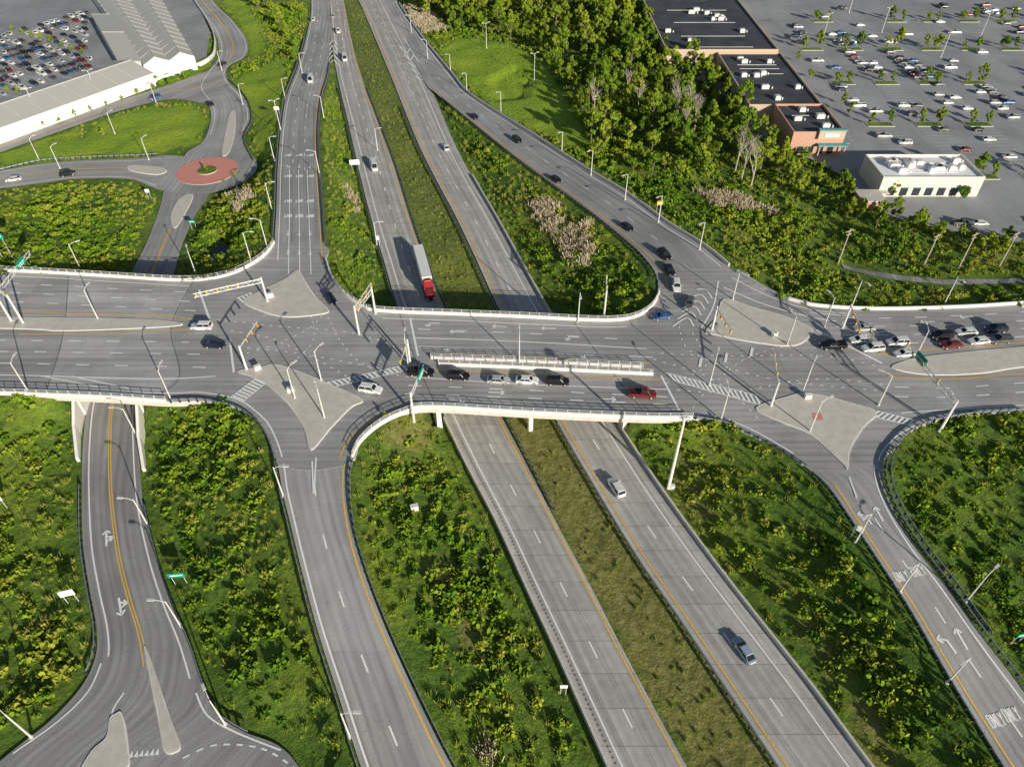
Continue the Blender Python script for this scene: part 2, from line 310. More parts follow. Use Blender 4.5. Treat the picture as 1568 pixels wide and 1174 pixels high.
dryA=[[W(u,v,2) for u,v in q] for q in ([(590,655),(660,635),(680,670),(640,700),(590,690)],[(800,300),(850,310),(900,370),(880,420),(840,380)],[(600,0),(640,0),(660,40),(620,30)],[(640,850),(720,880),(760,1000),(720,1010),(670,920)],[(1190,900),(1260,940),(1330,1040),(1290,1050)],[(1020,690),(1080,720),(1100,790),(1060,780)],[(1290,1060),(1340,1060),(1400,1174),(1340,1174)])]
lz=inpoly(X,Y,lawn)|inpoly(X,Y,lawn2)|inpoly(X,Y,lawn3)|inpoly(X,Y,lawn4)|inpoly(X,Y,lawn5)
dz=np.where(inpoly(X,Y,med1),.4,0)+np.where(inpoly(X,Y,med2),.9,0)
for q in dryA: dz=np.maximum(dz,np.where(inpoly(X,Y,q),.8,0))
vs=np.stack([X,Y,Z],-1).reshape(-1,3); iy,ix=np.mgrid[0:NY-1,0:NX-1]; a=(iy*NX+ix).ravel(); fs=np.stack([a,a+1,a+NX+1,a+NX],-1)
me=bpy.data.meshes.new('ground'); me.from_pydata(vs.tolist(),[],fs.tolist()); me.materials.append(M['ground'])
ca=me.color_attributes.new('zone','FLOAT_COLOR','POINT'); col=np.zeros((len(vs),4)); col[:,0]=lz.ravel()*.85; col[:,1]=dz.ravel(); col[:,3]=1; ca.data.foreach_set('color',col.ravel())
me.polygons.foreach_set('use_smooth',[True]*len(me.polygons)); g=bpy.data.objects.new('ground',me); S.collection.objects.link(g)
b=MB(); prism(b,pondP,-.4,.1); b.obj('pond_water',['water'])
terr=BVHTree.FromPolygons(vs.tolist(),fs.tolist())
addsurf(vs.tolist(),fs.tolist())
allb=BVHTree.FromPolygons(surfV,surfF)
O=Vector((0,0,CH))
def G(u,v):
    h=allb.ray_cast(O,ray(u,v).normalized()); return h[0] if h[0] else W(u,v,0)
def down(x,y):
    h=terr.ray_cast(Vector((x,y,60)),Vector((0,0,-1))); return h[0].z if h[0] else 0
# ---------------------------------------------------------------- painted markings
mw=MB(); my=MB(); mk=MB()
def strip(b,P,w,lift=0.03,dash=None,phase=0):
    P=[Vector(p) for p in P]; s=0; n=0
    for i in range(len(P)-1):
        a,c=P[i],P[i+1]; d=c-a; L=d.length
        if L<1e-5: continue
        d.normalize(); nrm=Vector((-d.y,d.x,0)).normalized()*w/2; up=Vector((0,0,lift))
        if not dash:
            b.add([a-nrm+up,c-nrm+up,c+nrm+up,a+nrm+up],[(0,1,2,3)])
        else:
            on,off=dash; x=0
            while x<L:
                ph=(s+x+phase)%(on+off)
                if ph<on: e=min(L,x+on-ph); b.add([a+d*x-nrm+up,a+d*e-nrm+up,a+d*e+nrm+up,a+d*x+nrm+up],[(0,1,2,3)]); x=e+1e-4
                else: x+=on+off-ph+1e-4
        s+=L
def rline(r,t,b=None,w=.16,dash=None,f0=0,f1=1,t1=None,lift=.04):
    q=R[r]; n=len(q['L']); i0=int(f0*(n-1)); i1=int(f1*(n-1)); t1=t if t1 is None else t1
    P=[]
    for i in range(i0,i1+1):
        tt=t+(t1-t)*(i-i0)/max(1,i1-i0); p=q['L'][i]*(1-tt)+q['R'][i]*tt; P.append(Vector(p)+Vector((0,0,q['off'])))
    strip(b or mw,P,w*1.35,lift,dash)
DA=(3.2,9)
rline('SB',.17,w=.22); rline('SB',.55,dash=DA,w=.22); rline('SB',.93,my,w=.22)
rline('NB',.1,my,w=.22); rline('NB',.44,dash=DA,w=.22); rline('NB',.78,w=.22)
rline('A',.08,w=.2,f1=.86); rline('A',.93,my,w=.2,f0=.3,f1=.86); rline('A',.36,dash=DA,w=.2,f1=.6); rline('A',.65,dash=DA,w=.2,f0=.2,f1=.6)
for t in (.29,.5,.71): rline('A',t,w=.18,f0=.6,f1=.9)
rline('B',.1,my,w=.2,f0=.3,f1=.95); rline('B',.9,w=.2,f1=.9); rline('B',.5,dash=DA,w=.2,f0=.25,f1=.8)
rline('D',.08,w=.22,f0=.2); rline('D',.5,dash=DA,w=.2,f0=.28); rline('D',.92,my,w=.22,f0=.2)
rline('F',.12,my,w=.22,f0=.2); rline('F',.5,dash=(3,6),w=.2,f0=.32); rline('F',.86,w=.22,f0=.15)
rline('E',.12,w=.2,f0=.36,f1=.68); rline('E',.46,my,w=.16,f0=.14,f1=.68); rline('E',.50,my,w=.16,f0=.14,f1=.68); rline('E',.9,w=.2,f0=.36,f1=.68)
rline('G',.48,my,w=.3,f1=.7); rline('G',.1,w=.16,f1=.8); rline('G',.92,w=.16,f1=.8); rline('H',.48,my,w=.3,f0=.05,f1=.45); rline('H',.1,f1=.8); rline('H',.92,f1=.8); rline('I',.5,my,w=.2)
q=R['SB']; P=[Vector(q['L'][i]*.9+q['R'][i]*.1) for i in range(int(.62*(len(q['L'])-1)),len(q['L']))]; strip(mk,P,.35,.02,(.25,.6))
def dl(pts,w=.2,b=None,dash=None,z=D,lift=.03,sm=6):
    P=cr([W(u,v,z) for u,v in pts],sm) if len(pts)>2 else [W(u,v,z) for u,v in pts]
    strip(b or mw,P,w*(1.4 if w<.3 else 1),lift+(.006 if dash else 0)+(.012 if b is my else 0),dash)
DD=(3,6); DT=(.7,1.6)
# west arm
dl([(-240,425),(0,433),(120,439),(280,447),(330,444)],dash=DD)
dl([(-240,438),(0,447),(120,453),(300,462)],dash=DD); dl([(-240,452),(0,461),(150,468),(300,476)],dash=DD)
dl([(-240,468),(40,478),(240,483),(295,489)],b=my); dl([(-240,419),(0,422),(200,433),(290,438)],w=.18)
dl([(30,512),(240,508),(300,502)],b=my); dl([(-240,519),(0,521),(150,522),(290,524)],dash=DD); dl([(-240,536),(0,538),(150,540),(345,543)],dash=DD)
dl([(-240,554),(0,556),(150,559),(300,562),(350,566)],dash=DD); dl([(-240,572),(0,574),(150,578),(250,580),(330,576)],w=.22); dl([(-240,592),(0,594),(120,598),(250,602),(310,601),(365,612),(400,636)],w=.2)
dl([(60,575),(150,592)],w=.3,lift=.05); dl([(110,576),(200,595)],w=.3,lift=.05)
dl([(352,520),(358,570)],w=.5,lift=.05); dl([(305,444),(322,492)],w=.5,lift=.05)
# centre over highway
dl([(585,487),(700,491),(900,500),(960,500)],w=.2); dl([(640,504),(800,510),(960,520)],w=.2,dash=DD); dl([(635,517),(800,523),(990,534)],w=.2); dl([(640,530),(800,537),(1000,547)],w=.2)
dl([(655,540),(800,545),(1000,556)],w=.2,b=my); dl([(640,565),(800,572),(1010,582)],w=.2,b=my)
dl([(630,577),(800,588),(1020,596)],w=.2); dl([(625,590),(800,597),(1030,608)],w=.2,dash=DD); dl([(620,603),(800,609),(1040,620)],w=.2,dash=DD); dl([(640,617),(800,622),(985,631),(1060,633),(1110,641),(1160,662),(1215,694)],w=.2)
dl([(1012,575),(1040,628)],w=.5,lift=.05); dl([(628,487),(640,545)],w=.5,lift=.05)
# east arm
dl([(1290,487),(1400,486),(1568,478),(1800,462)],dash=DD); dl([(1280,500),(1400,499),(1568,491),(1800,474)],dash=DD); dl([(1285,513),(1400,512),(1568,503),(1800,486)],dash=DD); dl([(1330,527),(1420,524),(1568,515),(1800,497)],dash=DD); dl([(1345,543),(1400,537),(1568,524),(1800,505)],b=my)
dl([(1360,577),(1450,580),(1568,572),(1800,555)],b=my); dl([(1370,592),(1450,594),(1568,586),(1800,570)],dash=DD); dl([(1370,607),(1450,608),(1568,600),(1800,584)],dash=DD); dl([(1380,632),(1450,627),(1568,620),(1800,603)],w=.2)
dl([(1250,505),(1350,556)],w=.5,lift=.05); dl([(1240,478),(1300,484)],w=.2)
# slip lanes
dl([(520,700),(535,672),(570,645),(615,625),(650,617)],w=.2,b=my); dl([(432,700),(424,675),(408,645),(378,618)],w=.2,lift=.05); dl([(478,706),(480,755)],w=.22,lift=.05); dl([(484,700),(481,755)],w=.22,lift=.056)
dl([(1300,730),(1312,762)],w=.22,lift=.05); dl([(1345,705),(1352,690),(1372,668),(1400,652)],w=.2)
for qi,p in enumerate(([(500,475),(470,505),(400,535),(350,545)],[(495,470),(520,520),(560,560),(640,580)],[(340,505),(420,520),(520,570),(560,600)],[(630,540),(540,510),(430,500),(330,490)],[(1000,550),(1080,575),(1130,610),(1160,640)],[(1020,596),(1120,600),(1250,580),(1360,590)],[(1060,510),(1080,560),(1010,590)],[(1340,560),(1260,545),(1100,545),(1000,540)],[(1250,520),(1150,545),(1090,590),(1060,625)],[(470,460),(480,520),(440,560),(420,575)],[(350,530),(450,540),(560,560),(650,575)],[(1040,500),(1060,540),(1180,580),(1370,600)])):
    dl(p,w=.18,dash=DT,lift=.03+.004*qi)
# expansion joints
for p in ([(105,423),(100,490),(90,540),(70,601)],[(295,432),(262,500),(275,575),(235,608)],[(612,481),(640,560),(668,621)],[(878,492.5),(930,560),(990,636)]): dl(p,w=.14,b=mk,lift=.018)
def zebra(a,bp,c,d,n,w=.5,z=D,lift=.09):
    a,bp,c,d=[W(*q,z) for q in (a,bp,c,d)]
    for i in range(n):
        f=(i+.5)/n; strip(mw,[a.lerp(bp,f),c.lerp(d,f)],w,lift)
    strip(mw,[a,bp],.25,lift+.01); strip(mw,[c,d],.25,lift+.01)
zebra((490,588),(620,559),(500,595),(628,566),17); zebra((354,608),(392,579),(372,615),(408,586),8); zebra((1020,571),(1160,606),(1030,583),(1168,621),18)
zebra((1330,636),(1395,652),(1342,629),(1402,644),8); zebra((395,456),(370,464),(385,448),(362,457),4)
for i in range(6):
    f=i/6; dl([(1030+44*f,500-68*f),(1052+34*f,487-52*f),(1062+34*f,500-52*f)],w=.4,lift=.085)
for i in range(5): f=i/5; dl([(612+30*f,72+56*f),(622+29*f,82+52*f),(628+28*f,74+54*f)],w=.5,z=0,lift=.09)
dl([(605,60),(660,140)],w=.3,z=0,lift=.1); dl([(618,58),(668,140)],w=.3,z=0,lift=.1)
for i in range(5): f=i/5; dl([(504,100-38*f),(511,93-38*f),(517,100-38*f)],w=.5,z=2.5-1.2*f,lift=.2)
dl([(1100,430),(1092,470),(1072,505)],w=.25); dl([(1108,440),(1170,466),(1235,484),(1280,492)],w=.25,lift=.05); dl([(1120,425),(1180,455),(1240,474),(1300,480)],w=.2,lift=.056)
for q in ((1074,548),(1113,541),(1152,533)): dl([q,(q[0]-3,q[1]+14)],w=.6,lift=.1)
for i in range(6): u=200+i*8; c=W(u,1158-i*.8,0); mw.add([c+Vector((-.35,-.1,.04)),c+Vector((.35,-.1,.04)),c+Vector((0,.9,.04))],[(0,1,2)])
dl([(195,1152),(180,1120),(172,1090),(190,1060)],w=.2,z=0); dl([(280,1160),(330,1140),(400,1145),(450,1174)],w=.2,z=0,dash=(1,1)); dl([(300,1060),(318,1095),(360,1120),(430,1148)],w=.2,z=0,lift=.05); dl([(155,1015),(135,1058),(90,1103),(20,1153)],w=.2,z=0,lift=.05)
def glyph(u,v,du,dv,segs,sc=1,w=.3):
    p=G(u,v); q=G(u+du,v+dv); f=(q-p).normalized(); s=Vector((f.y,-f.x,0)).normalized()
    for gi_,poly in enumerate(segs): strip(mw,[p+s*x*sc+f*y*sc for x,y in poly],w,.06+.005*gi_)
def head(x,y,dx,dy,k=.75):
    L=math.hypot(dx,dy); dx/=L; dy/=L; px,py=-dy,dx
    return [[(x-dx*.1+px*t*k*.8-dx*abs(t)*.7,y+py*t*k*.8-dy*abs(t)*.7-dy*.1) for t in (-1,0,1)]]
UP=[[(0,-1.6),(0,1.2)]]+head(0,1.7,0,1); LT=[[(.3,-1.6),(.3,.5),(-.6,.9)]]+head(-1.1,1,-1,.2); RT=[[(-.3,-1.6),(-.3,.5),(.6,.9)]]+head(1.1,1,1,.2); UR=UP+[[(0,-.8),(.7,-.1)]]+head(1.1,0,1,.4); UL=UP+[[(0,-.8),(-.7,-.1)]]+head(-1.1,0,-1,.4)
ONLY=[[(-1.3,-1),(-1.3,1),(-.85,1),(-.85,-1),(-1.3,-1)],[(-.55,-1),(-.55,1),(-.1,-1),(-.1,1)],[(.2,1),(.2,-1),(.6,-1)],[(.8,1),(1.05,0),(1.3,1)],[(1.05,0),(1.05,-1)]]
glyph(163,824,0,-20,UR,1.2,.36)
glyph(184,928,3,20,UL,1.2,.36); glyph(1325,792,-10,-14,LT,1.0,.36); glyph(1346,787,-8,-14,UP,1.0,.36); glyph(1450,985,-10,-14,LT,1.1,.36); glyph(1472,978,-8,-14,UP,1.1,.36)
for q in ((1380,882),(1405,874),(1525,1102),(1548,1093)): glyph(q[0],q[1],-10,-16,ONLY,.9,.22)
for r,(kk) in zip((238,255,270,308,331,357,386),(ONLY,LT,ONLY,ONLY,ONLY,UP,UP)):
    for i,u in enumerate((440,457,474)): glyph(u+1,r,0,20,(kk if kk is ONLY or kk is UP else (LT,UP,UP)[i]),.8,.3)
for u,v,k in ((662,496,LT),(765,500,UP),(840,503,UP),(700,508,UP),(875,517,LT),(690,534,LT),(900,544,LT)): glyph(u,v,-20,-.6,k,1.1,.34)
for u,v,k in ((700,613,RT),(760,601,UP),(930,611,UP)): glyph(u,v,20,.8,k,1.1,.34)
for u,v in ((1300,495),(1420,493),(1350,508),(1480,485)): glyph(u,v,-20,1,UP,1.1,.34)
mw.obj('road_marking_paint',['white']); my.obj('yellow_line_paint',['yellow']); mk.obj('road_expansion_joint',['joint'])
# ---------------------------------------------------------------- traffic islands
def island(pts,z=D,mat='concP',name='traffic_island',h=.16):
    P=[Vector(p) for p in cr([W(u,v,z) for u,v in pts],4,True)]
    c=sum(P,Vector())/len(P); b=MB(); prism(b,P,z-.1,z+h,1,1)
    Q=[c+(p-c)*(1-.35/max(1,(p-c).length)) for p in P]; 
    tri=geometry.tessellate_polygon([[Vector((p.x,p.y,0)) for p in Q]]); b.add([(p.x,p.y,z+h+.012) for p in Q],[tuple(t) for t in tri],0)
    b.obj(name,[mat,'concW'])
island([(372,462),(398,446),(436,428),(456,414),(466,428),(484,455),(503,474),(495,481),(440,486),(400,477)])
island([(1108,458),(1150,470),(1200,484),(1238,500),(1243,512),(1215,530),(1150,524),(1095,513),(1080,508),(1098,485)])
island([(364,569),(400,562),(430,559),(500,586),(555,612),(538,624),(505,658),(482,686),(473,685),(465,655),(445,624),(418,597),(392,579)])
island([(1157,625),(1200,609),(1240,602),(1310,619),(1343,632),(1322,655),(1302,690),(1298,718),(1288,708),(1240,665),(1190,644)])
island([(1365,563),(1400,549),(1460,541),(1568,531),(1700,516),(1700,549),(1568,562),(1500,572),(1420,574)])
island([(-200,478),(40,486),(150,487),(240,490),(280,496),(250,501),(100,507),(40,504),(-200,497)])
island([(168,1100),(178,1092),(186,1090),(193,1110),(198,1150),(195,1176),(150,1200),(120,1190),(140,1150),(163,1128)],0)
island([(221,992),(228,1000),(245,1050),(262,1100),(277,1140),(268,1152),(252,1150),(244,1110),(232,1050)],0)
island([(340,238),(345,205),(352,175),(360,172),(360,200),(352,232)],.02); island([(200,254),(240,256),(256,262),(240,268),(200,262)],.02); island([(262,330),(275,305),(290,298),(296,302),(285,325),(268,350)],.02)
b=MB(); P=[W(u,v,D+.2) for u,v in ((1243,632),(1257,632),(1261,643),(1246,643))]; b.add(P,[(0,1,2,3)]); b.obj('tactile_paving',['red'])
# ---------------------------------------------------------------- parapets, rails
def wall_along(b,P,h,w,mi=0,z0=-.2):
    P=[Vector(p) for p in P]; n=len(P); N=[]
    for i in range(n):
        d=P[min(i+1,n-1)]-P[max(i-1,0)]; N.append(Vector((-d.y,d.x,0)).normalized()*w/2)
    vs=[]
    for p,q in zip(P,N): vs+=[p-q+Vector((0,0,z0)),p+q+Vector((0,0,z0)),p+q*.8+Vector((0,0,h)),p-q*.8+Vector((0,0,h))]
    fs=[(0,1,2,3),(4*n-1,4*n-2,4*n-3,4*n-4)]
    for i in range(n-1):
        for j in range(4): a=4*i+j; c=4*i+(j+1)%4; fs.append((a,c,c+4,a+4))
    b.add(vs,fs,mi)
def resamp(P,step):
    P=[Vector(p) for p in P]; out=[P[0].copy()]; need=step
    for i in range(len(P)-1):
        L=(P[i+1]-P[i]).length; x=need
        while x<=L: out.append(P[i].lerp(P[i+1],x/L)); x+=step
        need=x-L
    return out
def parapet(pts,z=D,rail=True,name='bridge_parapet'):
    P=cr([W(u,v,z) for u,v in pts],5); b=MB(); wall_along(b,P,.85,.45,0)
    if rail:
        wall_along(b,[Vector(p)+Vector((0,0,1.6)) for p in P],.08,.1,1,0)
        wall_along(b,[Vector(p)+Vector((0,0,1.2)) for p in P],.05,.06,1,0)
        for p in resamp(P,2.4): b.box(p+Vector((0,0,1.22)),(.12,.12,.76),1)
    b.obj(name,['concW','steel'])
parapet([(-240,409),(0,415),(120,421),(200,426),(270,430),(320,428),(360,418),(390,403),(410,387),(420,372)])
parapet([(500,400),(510,428),(530,453),(555,469),(582,477),(700,482),(800,486),(900,491),(945,491),(975,485),(998,470),(1010,448)])
parapet([(1128,417),(1180,448),(1215,461),(1260,470),(1350,474),(1470,471),(1568,465),(1800,450)],rail=False)
parapet([(255,615),(160,609),(60,605),(0,603),(-240,600)])
parapet([(1060,640),(985,640),(820,633),(660,624),(620,632),(582,650),(552,676),(540,700)])
parapet([(660,549),(800,554),(985,563)]); parapet([(672,559),(800,564),(1000,574)])
def guard(P,name='guardrail'):
    b=MB(); P=[Vector(p) for p in P]
    wall_along(b,[p+Vector((0,0,.5)) for p in P],.35,.14,0,0)
    for p in resamp(P,1.9): b.box(p+Vector((0,0,.35)),(.3,.3,.9),1)
    b.obj(name,['rail','post'])
def edge(r,side,off=.5,f0=0,f1=1):
    q=R[r]; n=len(q['L']); out=[]
    for i in range(int(f0*(n-1)),int(f1*(n-1))+1):
        a,c=Vector(q['L'][i]),Vector(q['R'][i]); d=(c-a).normalized(); out.append(a-d*off if side=='L' else c+d*off)
    return out
guard(edge('D','L',.5,.2,1)); guard(edge('D','R',.5,.2,1)); guard(edge('F','L',.5,.15,1)); guard(edge('F','R',.5,.1,1)); guard(edge('F','R',1.6,.1,.6))
guard(edge('NB','L',.9,.2,.56)); guard(edge('NB','L',.6,.6,1)); guard(edge('SB','R',.6,.2,.56)); guard(edge('SB','R',.9,.6,.7))
guard(edge('A','R',.4,.28,.8)); guard(edge('A','L',.4,.2,.78)); guard(edge('B','L',.4,.36,.92)); guard(edge('E','L',.4,.48,.72)); guard(edge('E','R',.4,.48,.8)); guard(edge('SB','L',.5,.2,.52))
guard(cr([W(u,v,D) for u,v in [(262,616),(310,615),(360,625),(393,646),(411,673),(422,705)]],5)); guard(cr([W(u,v,D) for u,v in [(1065,641),(1110,649),(1150,666),(1195,689),(1235,716)]],5)); guard(cr([W(u,v,D) for u,v in [(1568,630),(1500,634),(1450,641),(1415,651),(1386,668),(1366,692)]],5))
def barrier(P): b=MB(); wall_along(b,P,.9,.5); b.obj('concrete_barrier',['conc'])
barrier(edge('SB','L',.3,.6,1)); barrier(edge('NB','R',.3,.6,1)); barrier(edge('NB','R',.3,.3,.52)); barrier(edge('B','R',.3,.1,.9)); guard(edge('B','R',.9,.1,.6))
b=MB()
wall_along(b,cr([W(u,v,0) for u,v in [(-200,282),(0,207),(90,175),(180,146),(250,122),(318,95),(330,70),(322,40),(296,0),(262,-50)]],5),1.6,.5); b.obj('retaining_wall',['wallW'])
guard(cr([W(u,v,0) for u,v in [(0,262),(60,248),(120,243),(200,240),(240,238)]],4)); guard(cr([W(u,v,0) for u,v in [(388,246),(374,215),(386,185),(377,150),(350,122)]],4))
P=[G(u,v) for u,v in [(1290,408),(1340,420),(1400,428),(1470,432),(1568,430)]]; Pc=cr(P,8); b=MB(); pv=[]
for i,p in enumerate(Pc):
    for s_ in (-1.3,1.3): pv.append((p[0],p[1]+s_,down(p[0],p[1]+s_)+.12))
b.add(pv,[(2*i,2*i+1,2*i+3,2*i+2) for i in range(len(Pc)-1)]); uvplan(b.obj('footpath',['asphD']))
# bridge substructure
def seg_wall(a,c,zt,w,name,mat='concW'):
    b=MB(); P=[a.lerp(c,i/6) for i in range(7)]; wall_along(b,P,zt,w,0,-1); b.obj(name,[mat])
seg_wall(W(612,504),W(674,656),5.45,1.2,'bridge_abutment'); seg_wall(W(868,510),W(956,660),5.45,1.2,'bridge_abutment')
seg_wall(W(184,450),W(128,634),5.45,1.2,'bridge_abutment'); seg_wall(W(264,456),W(222,640),5.45,1.2,'bridge_abutment')
def wing(pts,hs):
    b=MB(); P=[W(u,v,0) for u,v in pts]
    for i in range(len(P)-1):
        a,c=P[i],P[i+1]; d=(c-a).normalized(); n=Vector((-d.y,d.x,0))*.3
        vs=[a-n,a+n,c+n,c-n]; h=[hs[i],hs[i],hs[i+1],hs[i+1]]
        b.add([v+Vector((0,0,-1)) for v in vs]+[v+Vector((0,0,z)) for v,z in zip(vs,h)],[(4,5,6,7),(0,1,5,4),(1,2,6,5),(2,3,7,6),(3,0,4,7)])
    b.obj('wing_wall',['concW'])
wing([(127,636),(121,665),(120,705)],[5.4,3,.8]); wing([(222,642),(218,680),(221,720)],[5.4,2.6,.6])
b=MB(); pa,pb=W(744,506),W(812,656)
for i in range(7):
    p=pa.lerp(pb,i/6); b.tube(p-Vector((0,0,1)),p+Vector((0,0,4.6)),.6,n=12)
wall_along(b,[pa+Vector((0,0,4.4)),pb+Vector((0,0,4.4))],1.05,1.4,0,0); b.obj('bridge_pier',['concW'])
# ---------------------------------------------------------------- lamps, signals, signs
def lampmesh(h=10,arm=2.4,double=False):
    b=MB(); b.tube((0,0,-.3),(0,0,.2),.35,.32,8); b.tube((0,0,0),(0,0,h),.17,.1)
    for s in ((1,-1) if double else (1,)):
        pts=[(0,0,h-.4),(s*arm*.4,0,h+.15),(s*arm,0,h+.35)]
        for p,q in zip(pts,pts[1:]): b.tube(p,q,.08,.06)
        b.box((s*(arm+.35),0,h+.33),(1.1,.42,.18),0); b.box((s*(arm+.35),0,h+.225),(.6,.26,.03),1)
    return b.mesh('street_lamp',['steel','lamp'])
LM=lampmesh(8.6,2.0); LM2=lampmesh(11,1.2,True); LM8=lampmesh(8,1.6)
lamps=[(463,112,0,1),(437,152,0,1),(384,398,0,1),(409,378,3.1,1),(302,425,2,1),(125,415,.5,1),(340,108,0,1),(372,160,0,1),(228,245,1,1),(176,205,1,1),(92,258,1,1),(496,180,3,0),(655,90,3,0),(715,142,3.9,0),(767,172,3.9,0),(860,236,3.9,0),(957,306,3.9,0),(1071,382,3.9,0),(1122,458,-1,0),(1303,472,-1.3,0),(1445,467,-1.5,0),(1228,602,1,0),(1104,642,1.6,0),(1438,660,1.6,0),
 (48,1128,2.6,0),(536,1128,0,0),(434,760,0,0),(452,610,1,0),(1310,830,3.7,0),(1450,1045,3.7,0),(1378,905,3.7,0),(1478,922,.6,0),(345,1108,2.2,0),(228,806,3.1,0),(210,668,3.1,0),(278,960,3.1,0),(44,600,1.6,0),(262,612,1.6,0),(1240,660,.5,0),(492,582,1,0),(1262,500,2,0),(1205,528,2,0),(625,560,1.6,0),(795,556,1.57,0),(1086,590,1.2,0),(1345,620,2.6,0),(578,230,0,0),(578,380,0,0),
 (416,320,0,0),(420,245,0,0),(1008,340,3.9,0),(905,268,3.9,0),(690,112,3.9,0),(630,50,3.6,0),(885,492,4.7,0),(490,270,3.1,0),(240,160,1,0),(60,245,1,0),(1400,550,1.5,0),(150,488,1.5,0),(497,640,2,0)]
for u,v,r,_ in lamps: inst('street_lamp',LM if v>260 else LM8,G(u,v),r)
for u,v in ((745,74),(818,123),(430,200),(150,150),(60,180),(1260,60),(1350,50),(1300,20),(1440,90),(1500,60)): inst('street_lamp',LM2,G(u,v),.5)
b=MB(); b.tube((0,0,-.5),(0,0,21),.38,.22,10,0); b.tube((0,0,20.6),(0,0,21.2),.6,.6,12,0)
for i in range(6):
    a=i*math.pi/3; b.box((math.cos(a)*.8,math.sin(a)*.8,20.8),(.45,.35,.25),1,a)
b.box((.8,0,.6),(.9,.7,1.3),1)
inst('high_mast_light',b.mesh('high_mast_light',['concW','steel']),G(1023,748))
def signal(u,v,h,ang,L,n=4,truss=True,sign=False):
    b=MB(); b.tube((0,0,-.2),(0,0,h+.6),.3,.22,8)
    b.tube((0,0,h),(L,0,h+.3),.16,.1)
    if truss:
        b.tube((0,0,h-1.1),(L,0,h-.7),.12,.09)
        k=int(L/1.3)
        for i in range(k):
            x0=L*i/k; x1=L*(i+1)/k; b.tube((x0,0,h+(0 if i%2 else -1.1)),(x1,0,h+(-1.05 if i%2 else .1)),.06)
    for i in range(n):
        x=L*(.35+.62*i/max(1,n-1)); b.box((x,-.22,h-.25),(.38,.3,1.15),1)
        for j,mm in enumerate((3,2,2)): b.tube((x,-.37,h+.1-.35*j),(x,-.45,h+.1-.35*j),.13,.13,8,2)
    if sign: b.box((L*.7,-.3,h+.1),(3.6,.1,2.0),4); b.box((L*.7,-.36,h+.1),(3.0,.03,.25),5); b.box((L*.7,-.36,h-.4),(2.2,.03,.22),5)
    nm_='traffic_signal' if n else 'overhead_sign'
    return inst(nm_,b.mesh(nm_,['steel','sig','post','tail','green','white']),G(u,v),ang)
signal(410,462,7,math.radians(205),16,5); signal(550,512,8,math.radians(75),10,3); signal(575,480,7.5,math.radians(255),8,2)
signal(924,490,8.5,math.radians(85),7,2); signal(634,645,8,math.radians(78),9,0,True,True); signal(1440,658,8,math.radians(98),19,3,True,True)
signal(1090,505,6.5,math.radians(280),9,3,False); signal(628,556,6.5,math.radians(265),7,2,False); signal(378,566,6.5,math.radians(80),9,3,False); signal(1180,622,6.5,math.radians(80),10,3,False)
signal(18,492,8.5,math.radians(92),18,0,True,True); signal(36,495,8,math.radians(140),8,2); signal(1290,502,6.5,math.radians(265),9,3,False); signal(1565,470,8,math.radians(250),9,3)
def sign(u,v,w,h,mat,face,H=2.4,name='traffic_sign'):
    b=MB(); b.tube((-w*.35,0,-.3),(-w*.35,0,H+h*.5),.06); b.tube((w*.35,0,-.3),(w*.35,0,H+h*.5),.06); b.box((0,-.1,H+h/2),(w,.06,h),1); b.box((0,-.14,H+h/2),(w*.75,.02,h*.2),2)
    inst(name,b.mesh(name,['steel',mat,'white']),G(u,v),face)
sign(278,894,3,1.3,'green',.1); sign(113,922,2.4,1.6,'white',.3); sign(545,262,3.4,1.8,'white',.1); sign(1008,325,1.8,1.4,'sig',.2); sign(1307,824,1.6,1.4,'white',-.6); sign(1552,985,2,1.2,'green',.2); sign(5,778,2,1.6,'white',.2); sign(862,1062,1.2,1,'white',0); sign(580,378,1,1.4,'white',0); sign(230,305,1.4,1.2,'white',0); sign(298,352,2,1,'green',0); sign(12,395,3.5,1.6,'green',.2,6)
sign(426,178,2,1.3,'white',0); sign(690,1,2,1.2,'green',0)
b=MB(); b.box((0,0,.5),(1.4,.8,1.4),0); b.box((0,0,1.25),(1.5,.9,.1),0)
ub=b.mesh('utility_cabinet',['concW'])
for q in ((635,780),(446,600),(395,566),(1236,610),(1185,515),(415,455)): inst('utility_cabinet',ub,G(*q),random.random())
def upole(u,v,h=11):
    b=MB(); b.tube((0,0,-.5),(0,0,h),.2,.14); b.box((0,0,h-.7),(2.6,.16,.18)); b.box((0,0,h-1.7),(2.0,.16,.18)); 
    for x in (-1.2,-.6,.6,1.2): b.tube((x,0,h-.6),(x,0,h-.35),.05,.05,5)
    inst('utility_pole',b.mesh('utility_pole',['barkP']),G(u,v),.5)
for q in ((1283,404),(1412,412),(1468,410),(1530,408),(908,190)): upole(*q)
# ---------------------------------------------------------------- vehicles
def paint(name,c): 
    k=NT(name); k.b.inputs['Base Color'].default_value=(*c,1); k.b.inputs['Roughness'].default_value=.3; k.b.inputs['Metallic'].default_value=.15; k.b.inputs['Coat Weight'].default_value=.6; return k.m
PC={n:paint('paint_'+n,c) for n,c in dict(white=(.92,.92,.91),silver=(.55,.56,.57),black=(.015,.015,.018),grey=(.12,.125,.13),blue=(.05,.13,.32),red=(.4,.03,.03),navy=(.02,.03,.07),maroon=(.2,.025,.025),paleblue=(.40,.50,.62)).items()}
def loft(b,rings,mi):
    n=len(rings[0]); vs=[p for r in rings for p in r]; fs=[]
    for i in range(len(rings)-1):
        for j in range(n): a=i*n+j; c=i*n+(j+1)%n; fs.append((a,c,c+n,a+n))
    fs.append(tuple(range(n-1,-1,-1))); fs.append(tuple(range((len(rings)-1)*n,len(rings)*n))); b.add(vs,fs,mi)
CM={}
